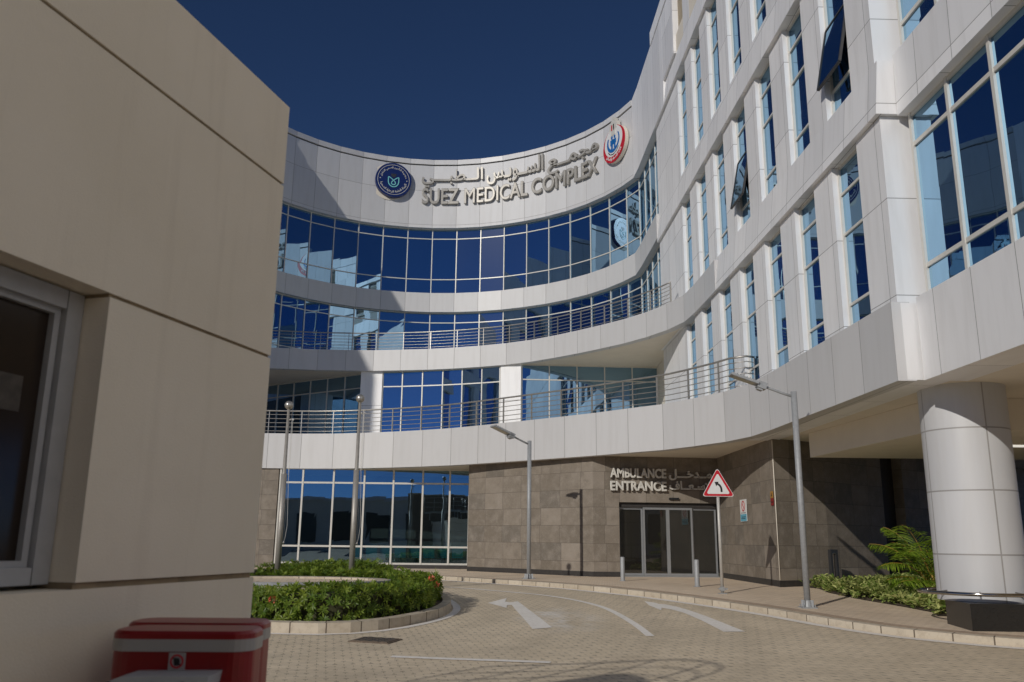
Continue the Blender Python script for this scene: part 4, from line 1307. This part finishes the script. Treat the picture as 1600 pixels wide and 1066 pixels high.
# ------------------------------------------------------------------ ground cover bed and palm
BED = [(8.42, 24.1), (8.22, 22.8), (8.30, 21.2), (8.55, 19.7), (8.72, 18.2), (8.45, 17.6), (10.2, 17.7), (12.5, 20), (14.5, 26), (12, 27.2), (9.5, 25.4), (8.2, 24.6)]
def inside(x, y, P):
    c = False
    for i in range(len(P)):
        (x0, y0), (x1, y1) = P[i - 1], P[i]
        if (y0 > y) != (y1 > y) and x < (x1 - x0) * (y - y0) / (y1 - y0) + x0: c = not c
    return c
def bed():
    mb = flat_shape(BED, KH + 0.02); tag(mb.build('flowerbed_soil', 'soil'), kind='structure')
    L = []
    k = 0
    while k < 2600:
        x, y = random.uniform(7.6, 14.5), random.uniform(17.4, 27.2)
        if not inside(x, y, BED): continue
        if x > 11.5 and random.random() < 0.6: continue
        k += 1
        hmax = 0.25 + 0.09 * math.sin(x * 2.1) * math.sin(y * 1.7)
        z = zp(y) + random.uniform(0.05, max(0.15, hmax))
        p = Vector((x, y, z))
        up = (Vector((0, 0, 1)) + rnd_unit() * 0.5).normalized()
        e1 = up.cross(rnd_unit()).normalized(); e2 = up.cross(e1)
        for l in range(random.choice((5, 6, 7))):
            a = random.random() * 6.28; r = e1 * math.cos(a) + e2 * math.sin(a); el = random.uniform(-.1, .8)
            d = r * math.cos(el) + up * math.sin(el); nm = up * math.cos(el) - r * math.sin(el)
            L.append((p + rnd_unit() * .04, d, nm, random.uniform(.10, .19), random.uniform(.05, .085), random.random()))
    o = leaf_mesh('ground_cover', L, 'leaf_var'); tag(o, kind='stuff')
    o['label'] = 'low variegated yellow and green ground cover beside the column'
bed()

def palm():
    bx, by = 9.95, 20.6; bz = zp(by)
    T = empty('areca_palm', (bx, by, bz), 'small bright green feathery palm growing left of the round column', 'palm')
    tr = MB()
    for k in range(5):
        a = k * 1.3; tr.tube([(0.12 * math.cos(a), 0.12 * math.sin(a), -.05), (0.15 * math.cos(a), 0.15 * math.sin(a), 0.35), (0.2 * math.cos(a), 0.2 * math.sin(a), 0.7)], [0.03, 0.026, 0.018], 8)
    tr.build('trunk', 'stem', T)
    specs = [(168, 1.75, 1.75, 0.05), (196, 1.85, 1.35, 0.35), (150, 1.3, 2.1, -0.1), (222, 1.6, 1.65, 0.15), (206, 1.2, 2.15, -0.1), (250, 1.4, 1.9, 0.0), (120, 1.4, 1.9, 0.1), (300, 1.5, 1.7, 0.2), (20, 1.5, 1.8, 0.2), (75, 1.4, 1.8, 0.2), (186, 1.5, 0.75, 0.5), (212, 1.65, 0.55, 0.35), (340, 1.3, 1.9, 0.1)]
    for (az, reach, hh, droop) in specs:
        dirv = Vector((math.cos(R(az)), math.sin(R(az)), 0))
        pts = []
        for k in range(15):
            t = k / 14
            z = 0.25 + hh * (1.25 * t - 0.62 * t * t * (1 + droop)) 
            pts.append(dirv * reach * (0.06 + 0.94 * t ** 1.15) * 0.8 + Vector((0, 0, z)))
        st = MB(); st.tube(pts, [0.014 - 0.010 * k / 14 for k in range(15)], 5)
        fr = st.build('frond', 'stem', T)
        L = []
        for k in range(4, 34):
            t = k / 34; i = min(13, int(t * 14)); q = pts[i].lerp(pts[i + 1], t * 14 - i)
            tan = (pts[i + 1] - pts[i]).normalized(); side = tan.cross(Vector((0, 0, 1))).normalized(); upv = side.cross(tan)
            ll = 0.58 * math.sin(math.pi * min(1, 0.16 + t * 0.84)) + 0.10
            for s in (-1, 1):
                d = (side * s * 0.85 + tan * 0.55 + upv * (0.35 - 0.55 * t) + rnd_unit() * .10).normalized()
                nm = (upv + side * s * -0.2).normalized()
                e = q + d * ll * 0.55
                ton = random.uniform(0.1, 1)
                L.append((q, d, nm, ll * random.uniform(.58, .7), 0.026, ton))
                d2 = (d + Vector((0, 0, -0.45))).normalized()
                L.append((q + d * ll * 0.42, d2, nm, ll * random.uniform(.58, .7), 0.026, ton))
        leaf_mesh('leaflets', L, 'palm', fr)
palm()

# ------------------------------------------------------------------ street furniture
def lamp(loc, h, label, rz=0.0):
    T = empty('street_lamp', loc, label, 'street lamp', 'grey single arm street lamps by the kerb', R(rz))
    p = MB(); p.tube([(0, 0, 0.01), (0, 0, h)], 0.068, 16)
    p.lathe([(0.10, 0.02), (0.082, 0.14), (0.068, 0.16)], (0, 0, 0), 20)
    for an in range(4): p.obox((0.09 * math.cos(an * 1.571 + .785), 0.09 * math.sin(an * 1.571 + .785), 0.09), Vector((math.cos(an * 1.571 + .785), math.sin(an * 1.571 + .785), 0)) * 0.05, Vector((-math.sin(an * 1.571 + .785), math.cos(an * 1.571 + .785), 0)) * 0.006, Vector((0, 0, 0.07)))
    p.build('pole', 'galv', T)
    b = MB(); b.box(-.16, .16, -.16, .16, -0.01, 0.02)
    for sx in (-1, 1):
        for sy in (-1, 1): b.tube([(sx * .12, sy * .12, 0), (sx * .12, sy * .12, 0.07)], 0.012, 6)
    b.build('base_plate', 'galv', T)
    a = MB(); a.tube([(0, 0, h - .12), (-0.25, 0, h - 0.04), (-0.52, 0, h + 0.06), (-0.66, 0, h + 0.11)], 0.03, 10); a.build('arm', 'galv', T)
    dx = Vector((-0.94, 0, 0.33)).normalized(); up = Vector((0.33, 0, 0.94)).normalized()
    c = Vector((-0.72, 0, h + 0.13))
    hd = MB(); hd.obox(c + dx * 0.0, dx * 0.10, Vector((0, 0.10, 0)), up * 0.075)
    hd.obox(c - up * 0.085 + dx * 0.02, dx * 0.06, Vector((0, 0.07, 0)), up * 0.035)
    H = hd.build('lamp_driver', 'galv', T)
    l = MB(); l.obox(c + dx * 0.42 + up * 0.01, dx * 0.32, Vector((0, 0.155, 0)), up * 0.028)
    for k in range(8): l.obox(c + dx * (0.16 + 0.075 * k) + up * 0.05, dx * 0.006, Vector((0, 0.14, 0)), up * 0.015)
    o = l.build('lamp_head', 'galv', T)
    e = MB(); e.obox(c + dx * 0.43 - up * 0.022, dx * 0.25, Vector((0, 0.12, 0)), up * 0.006); e.build('lens', plain('lamp_lens', (0.55, 0.52, 0.42), 0.2), o)
    return T
lamp((6.38, 18.99, zp(18.99)), 4.68, 'grey street lamp on the kerb left of the round column, the nearer of two')
lamp((0.61, 28.0, zp(28.0)), 4.38, 'grey street lamp in front of the brown stone wall beside the waiting room windows', 32)

def bollard(loc, label):
    T = empty('bollard', loc, label, 'bollard', 'grey steel bollards before the sliding doors')
    b = MB(); b.lathe([(0.068, 0.0), (0.068, 0.70), (0.055, 0.722), (0.0, 0.725)], (0, 0, 0), 20); b.build('bollard_post', 'galv', T)
    c = MB(); c.lathe([(0.10, 0.0), (0.10, 0.012), (0.068, 0.02)], (0, 0, 0), 20); c.build('base_flange', 'galv', T)
    return T
bollard((3.51, 27.35, KH), 'grey steel bollard at the left end of the sliding doors')
bollard((5.18, 24.37, KH), 'grey steel bollard just left of the triangular road sign post')

def road_sign():
    x, y = 5.35, 22.23; z = zp(y)
    T = empty('road_sign', (x, y, z), 'triangular red bordered left bend warning sign on a pale post', 'road sign')
    p = MB(); p.tube([(0, 0, 0), (-0.01, 0, 2.98)], 0.042, 12); p.build('post', 'galv_pale', T)
    b = MB(); b.box(-.10, .10, -.07, .07, -.01, .015); b.box(-.09, .13, -.03, .03, .10, .14); b.box(-.05, .05, -.055, .055, .07, .17); b.build('post_clamp', 'galv', T)
    def tri(s, z0): 
        P = []; r = 0.045 * s
        V = [(-0.42 * s, z0), (0.42 * s, z0), (0.0, z0 + 0.735 * s)]
        for i in range(3):
            a, b_, c = Vector(V[i - 1]), Vector(V[i]), Vector(V[(i + 1) % 3])
            u, w = (a - b_).normalized(), (c - b_).normalized()
            for t in (0.0, .25, .5, .75, 1.0):
                q = (b_ + u * r * 1.6 * (1 - t) + w * r * 1.6 * t)
                q = q.lerp(b_, 0.32 * math.sin(math.pi * t))
                P.append((q.x, q.y))
        return P
    fn = lambda X, Y, d: (X - 0.01, -0.06 - d, Y + 2.40 - 0.0)
    m_ = extr(fn, tri(1.0, 0), -0.012, 0.0); o = tri(1.0, 0)
    m_.face([fn(X, Y, -0.012) for X, Y in o][::1]); m_.build('sign_plate', 'white', T)
    extr(fn, [(X * 0.955, 0.012 + Y * 0.955) for X, Y in o], 0.0, 0.003).build('sign_border', 'sign_red', T)
    extr(fn, [(X * 0.73, 0.066 + Y * 0.73) for X, Y in o], 0.003, 0.006).build('sign_field', 'white', T)
    s = MB()
    stroke(fn, [(0.085, 0.115), (0.085, 0.17), (0.075, 0.23), (0.045, 0.28), (0.0, 0.315), (-0.03, 0.325)], 0.05, 0.006, 0.009, s)
    extr(fn, [(-0.085, 0.37), (-0.045, 0.26), (0.02, 0.375)], 0.006, 0.0095, s)
    s.build('bend_arrow', 'black', T)
M['galv_pale'] = plain('pale_galvanised', (0.52, 0.50, 0.46), 0.5, 0.3, 0.08, 12)
road_sign()

def light_bollard():
    x, y = 9.20, 24.95; z = zp(y)
    T = empty('light_bollard', (x, y, z), 'dark slotted light bollard at the edge of the planting bed', 'bollard light', None, R(28))
    b = MB()
    for s in (-1, 1): b.box(s * .11 - .035, s * .11 + .035, -.05, .05, 0, 0.93)
    b.box(-.145, .145, -.05, .05, 0.93, 1.03); b.box(-.075, .075, -.05, .05, 0, 0.16)
    b.build('bollard_frame', 'dark', T)
    c = MB(); c.box(-.07, .07, -.03, .03, 0.915, 0.929); c.build('lamp_lens', 'frame', T)
light_bollard()

def flagpole(loc, h, label):
    T = empty('flagpole', loc, label, 'flagpole', 'steel flagpoles inside the hedge ring')
    p = MB(); p.tube([(0, 0, 0), (0, 0, h * 0.60)], 0.074, 18); p.build('lower_pole', 'pole_steel', T)
    u = MB(); u.tube([(0, 0, h * 0.60 - .001), (0, 0, h * 0.605), (0, 0, h - .10)], [0.074, 0.05, 0.036], 16); u.build('upper_pole', 'pole_steel', T)
    s = MB(); n = 14
    s.lathe([(0.115 * math.sin(math.pi * k / n), h - 0.115 * math.cos(math.pi * k / n)) for k in range(n + 1)], (0, 0, 0), 24); s.build('ball_finial', 'steel', T)
    k = MB(); k.tube([(0.0, 0, h - .40), (0.13, 0, h - .38)], 0.016, 8); k.tube([(0.13, -.02, h - .38), (0.13, .02, h - .38)], 0.03, 10); k.tube([(0, 0, 0.95), (0.11, 0, 0.97)], 0.018, 8); k.tube([(.11, 0, .92), (.11, 0, 1.02)], .014, 8)
    k.build('halyard_cleat', 'steel', T)
    r = MB(); r.tube([(0.13, 0, h - .4), (0.12, 0, h * .6), (0.17, 0, 1.4), (0.14, 0, 1.12), (0.11, 0, 0.97)], 0.005, 5); r.tube([(0.10, 0.02, h - .4), (0.10, 0.02, 0.97)], 0.004, 5); r.build('halyard', 'frame', T)
flagpole((-5.90, 22.4, 0.22), 4.52, 'steel flagpole with ball top nearest the gatehouse corner')
flagpole((-4.02, 22.4, 0.22), 4.72, 'taller steel flagpole with ball top farther from the gatehouse')

# poster and extinguisher labels on the stone wall
def on_wall(p, q, flip=1):
    o = Vector((*p, 0)); dv = Vector((q[0] - p[0], q[1] - p[1], 0)).normalized(); n = Vector((dv.y, -dv.x, 0))
    return lambda x, z, d: tuple(o + dv * x + n * (0.02 + d) + Vector((0, 0, z)))
fw = on_wall(S3, S4)
PO = empty('wall_poster', (0, 0, 0), 'pale blue notice with a red prohibition ring on the stone wall right of the doors', 'poster')
extr(fw, [(2.72, 1.97), (3.42, 1.97), (3.42, 2.66), (2.72, 2.66)], 0, 0.012).build('poster_sheet', 'white', PO)
extr(fw, [(2.74, 1.98), (3.40, 1.98), (3.40, 2.20), (2.74, 2.20)], 0.012, 0.014).build('blue_footer', 'poster_blue', PO)
ring_band(fw, 0.13, 0.17, 0.012, 0.016, 0, 360, 28, 1, 1, 3.07, 2.45, 3.07, 2.45).build('prohibition_ring', 'sign_red', PO)
tk = MB(); stroke(fw, [(2.97, 2.55), (3.17, 2.35)], 0.035, 0.012, 0.017, tk); tk.build('prohibition_bar', 'sign_red', PO)
tk = MB()
for i, (a, b) in enumerate(((2.80, 3.34), (2.86, 3.30), (2.82, 3.25))): extr(fw, [(a, 2.23 - .001 * i + .0), (b, 2.23), (b, 2.245), (a, 2.245)] if i == 0 else [(a, 2.15 - .05 * i), (b, 2.15 - .05 * i), (b, 2.17 - .05 * i), (a, 2.17 - .05 * i)], 0.014, 0.016, tk)
tk.build('poster_lines', 'emblem_grey', PO)
fe = on_wall(S4, (9.35, 25.65))
EL = empty('safety_label', (0, 0, 0), 'small upright yellow and red safety label on the stone corner', 'label')
fl = on_wall(S3, S4)
extr(fl, [(5.80, 2.36), (6.02, 2.36), (6.02, 2.57), (5.80, 2.57)], 0, 0.01).build('red_panel', 'label_red', EL)
extr(fl, [(5.80, 2.57), (6.02, 2.57), (6.02, 2.76), (5.80, 2.76)], 0, 0.01).build('yellow_panel', 'yellow', EL)
tk = extr(fl, [(5.86, 2.62), (5.96, 2.62), (5.91, 2.73)], 0.01, 0.012); extr(fl, [(5.83, 2.44), (5.99, 2.44), (5.99, 2.47), (5.83, 2.47)], 0.01, 0.012, tk); tk.build('label_symbol', 'black', EL)

# rows of teal seats seen through the waiting room glass
def seat(loc):
    T = empty('waiting_seat', loc, 'teal waiting room seat behind the ground floor glass', 'seat', 'teal seats behind the ground floor glass')
    s = MB(); s.box(-.24, .24, -.22, .22, .40, .45); s.build('seat_pan', 'teal', T)
    b = MB(); b.hexa([(-.24, -.26, .47), (.24, -.26, .47), (.24, -.22, .47), (-.24, -.22, .47)], [(-.24, -.36, .92), (.24, -.36, .92), (.24, -.32, .92), (-.24, -.32, .92)]); b.build('backrest', 'teal', T)
    l = MB(); l.box(-.04, .04, -.2, .2, 0, .04); l.box(-.03, .03, -.03, .03, .04, .40); l.build('leg', 'galv', T)
    return T
s0 = seat((-6.6, 38.2, 0.14))
for k in range(1, 8): copy_thing(s0, (-6.6 + 0.62 * k, 38.2, 0.14), 0)

# red cabinets
barrier((-0.768, 2.16, -0.352), R(2), 'red barrier cabinet with white band, warning sticker and grey arm bracket, the nearer one', True, 0.328)
barrier((-0.812, 2.36, -0.352), R(2), 'red barrier cabinet with white band half hidden behind the nearer cabinet', False, 0.345)

# ------------------------------------------------------------------ buildings out of the frame that throw the shade and fill the reflections
def left_wing():
    B = empty('left_wing_building', (0, 0, 0), 'white hospital wing with bands of blue glass, mostly hidden behind the gatehouse', 'building')
    a = arc_pt(-64.6); b = LEFT_END
    path = [b, a]
    for z0, z1 in ((4.22, 5.7), (9.67, 10.85), (15.0, 16.22), (20.5, 25.1)):
        mb = MB(); mb.wall(path, 9.0, z0, z1); mb.build('spandrel', 'panel', B)
    for z0, z1 in ((5.7, 9.67), (10.85, 15.0), (16.22, 20.5)):
        for i in range(9):
            p, q = lerp(b, a, i / 9 + 0.01), lerp(b, a, (i + 1) / 9 - 0.035)
            mb = MB(); mb.wall(offset([p, q], 0.3), 0.1, z0, z1); mb.build('window', 'glass', B)
            r = lerp(b, a, (i + 1) / 9 + 0.01)
            mb = MB(); mb.wall(offset([q, r], 0.05), 1.0, z0, z1); mb.build('pier', 'panel_grid', B)
    mb = MB(); mb.wall(offset(path, 0.5), 8.4, 0, 4.22); mb.build('stone_base', 'stone', B)
    mb = MB(); mb.wall(offset(path, 0.9), 8.0, 4.3, 25.0); mb.build('core_wall', 'interior', B)
left_wing()

def roof_platform():
    B = empty('roof_platform', (0, 0, 0), 'small railed service platform standing on the gatehouse roof', 'platform')
    zt = 3.6
    mb = MB(); mb.poly([(-7.0, 2.0), (-5.4, 1.2), (-4.0, 2.0), (-3.62, 2.9), (-3.62, 3.7), (-3.85, 4.05), (-4.25, 3.75), (-4.8, 3.3), (-7.0, 2.7)], zt - 0.14, zt); mb.build('deck', 'galv', B)
    for (x, y) in ((-4.3, 2.4), (-5.6, 1.9), (-4.5, 3.1), (-6.5, 2.5)):
        mb = MB(); mb.tube([(x, y, 2.9), (x, y, zt - .14)], 0.04, 10); mb.build('leg', 'galv', B)
    path = spline([(-7.0, 2.55), (-5.8, 2.85), (-4.7, 3.2), (-4.15, 3.32), (-3.85, 3.1), (-3.78, 2.75), (-3.95, 2.3)], 0.12)
    r = None
    for u in (1.0, 0.66, 0.33):
        h = MB(); h.tube([(x, y, zt + u) for x, y in path], 0.024 if u == 1.0 else 0.016, 8)
        if r is None: r = h.build('railing', 'steel', B)
        else: h.build('rail', 'steel', r)
    for (x, y) in resample(path, 0.85):
        p = MB(); p.tube([(x, y, zt), (x, y, zt + 1.0)], 0.02, 8); p.build('post', 'steel', r)
roof_platform()

def shade_wall():  # unseen wall added behind the camera to keep light off the window jamb
    W = empty('shade_wall', (0, 0, 0), 'plain brown wall added unseen behind the viewpoint to darken the gatehouse window recess', 'wall')
    mb = MB(); mb.box(-9.0, 0.2, -3.0, -2.7, -0.45, 5.0); mb.build('wall_body', M['shade_wall_paint'], W)
    mb = MB(); mb.box(-9.05, 0.25, -3.05, -2.65, 5.0, 5.12); mb.build('wall_coping', 'kerb', W)
M['shade_wall_paint'] = plain('brown_shade_wall', (0.16, 0.12, 0.085), 0.8, 0, 0.15, 4)
shade_wall()

def far_building():
    B = empty('far_hall', (0, 0, 0), 'long low dark hall across the road behind the viewpoint', 'building')
    mb = MB(); mb.box(-60, 2, -46, -42.2, -0.4, 6.2); mb.box(5, 60, -46, -42.2, -0.4, 7.4); mb.build('wall', 'render', B)
    mb = MB(); mb.box(-60.3, 2.3, -46, -41.8, 6.2, 6.6); mb.box(4.7, 60.3, -46, -41.8, 7.4, 7.9); mb.build('roof', 'panel', B)
    for i in range(24):
        mb = MB(); mb.box(-58 + 4.9 * i, -55.4 + 4.9 * i, -42.19, -42.1, 1.0, 4.6); mb.build('window', 'glass_brown', B)
far_building()
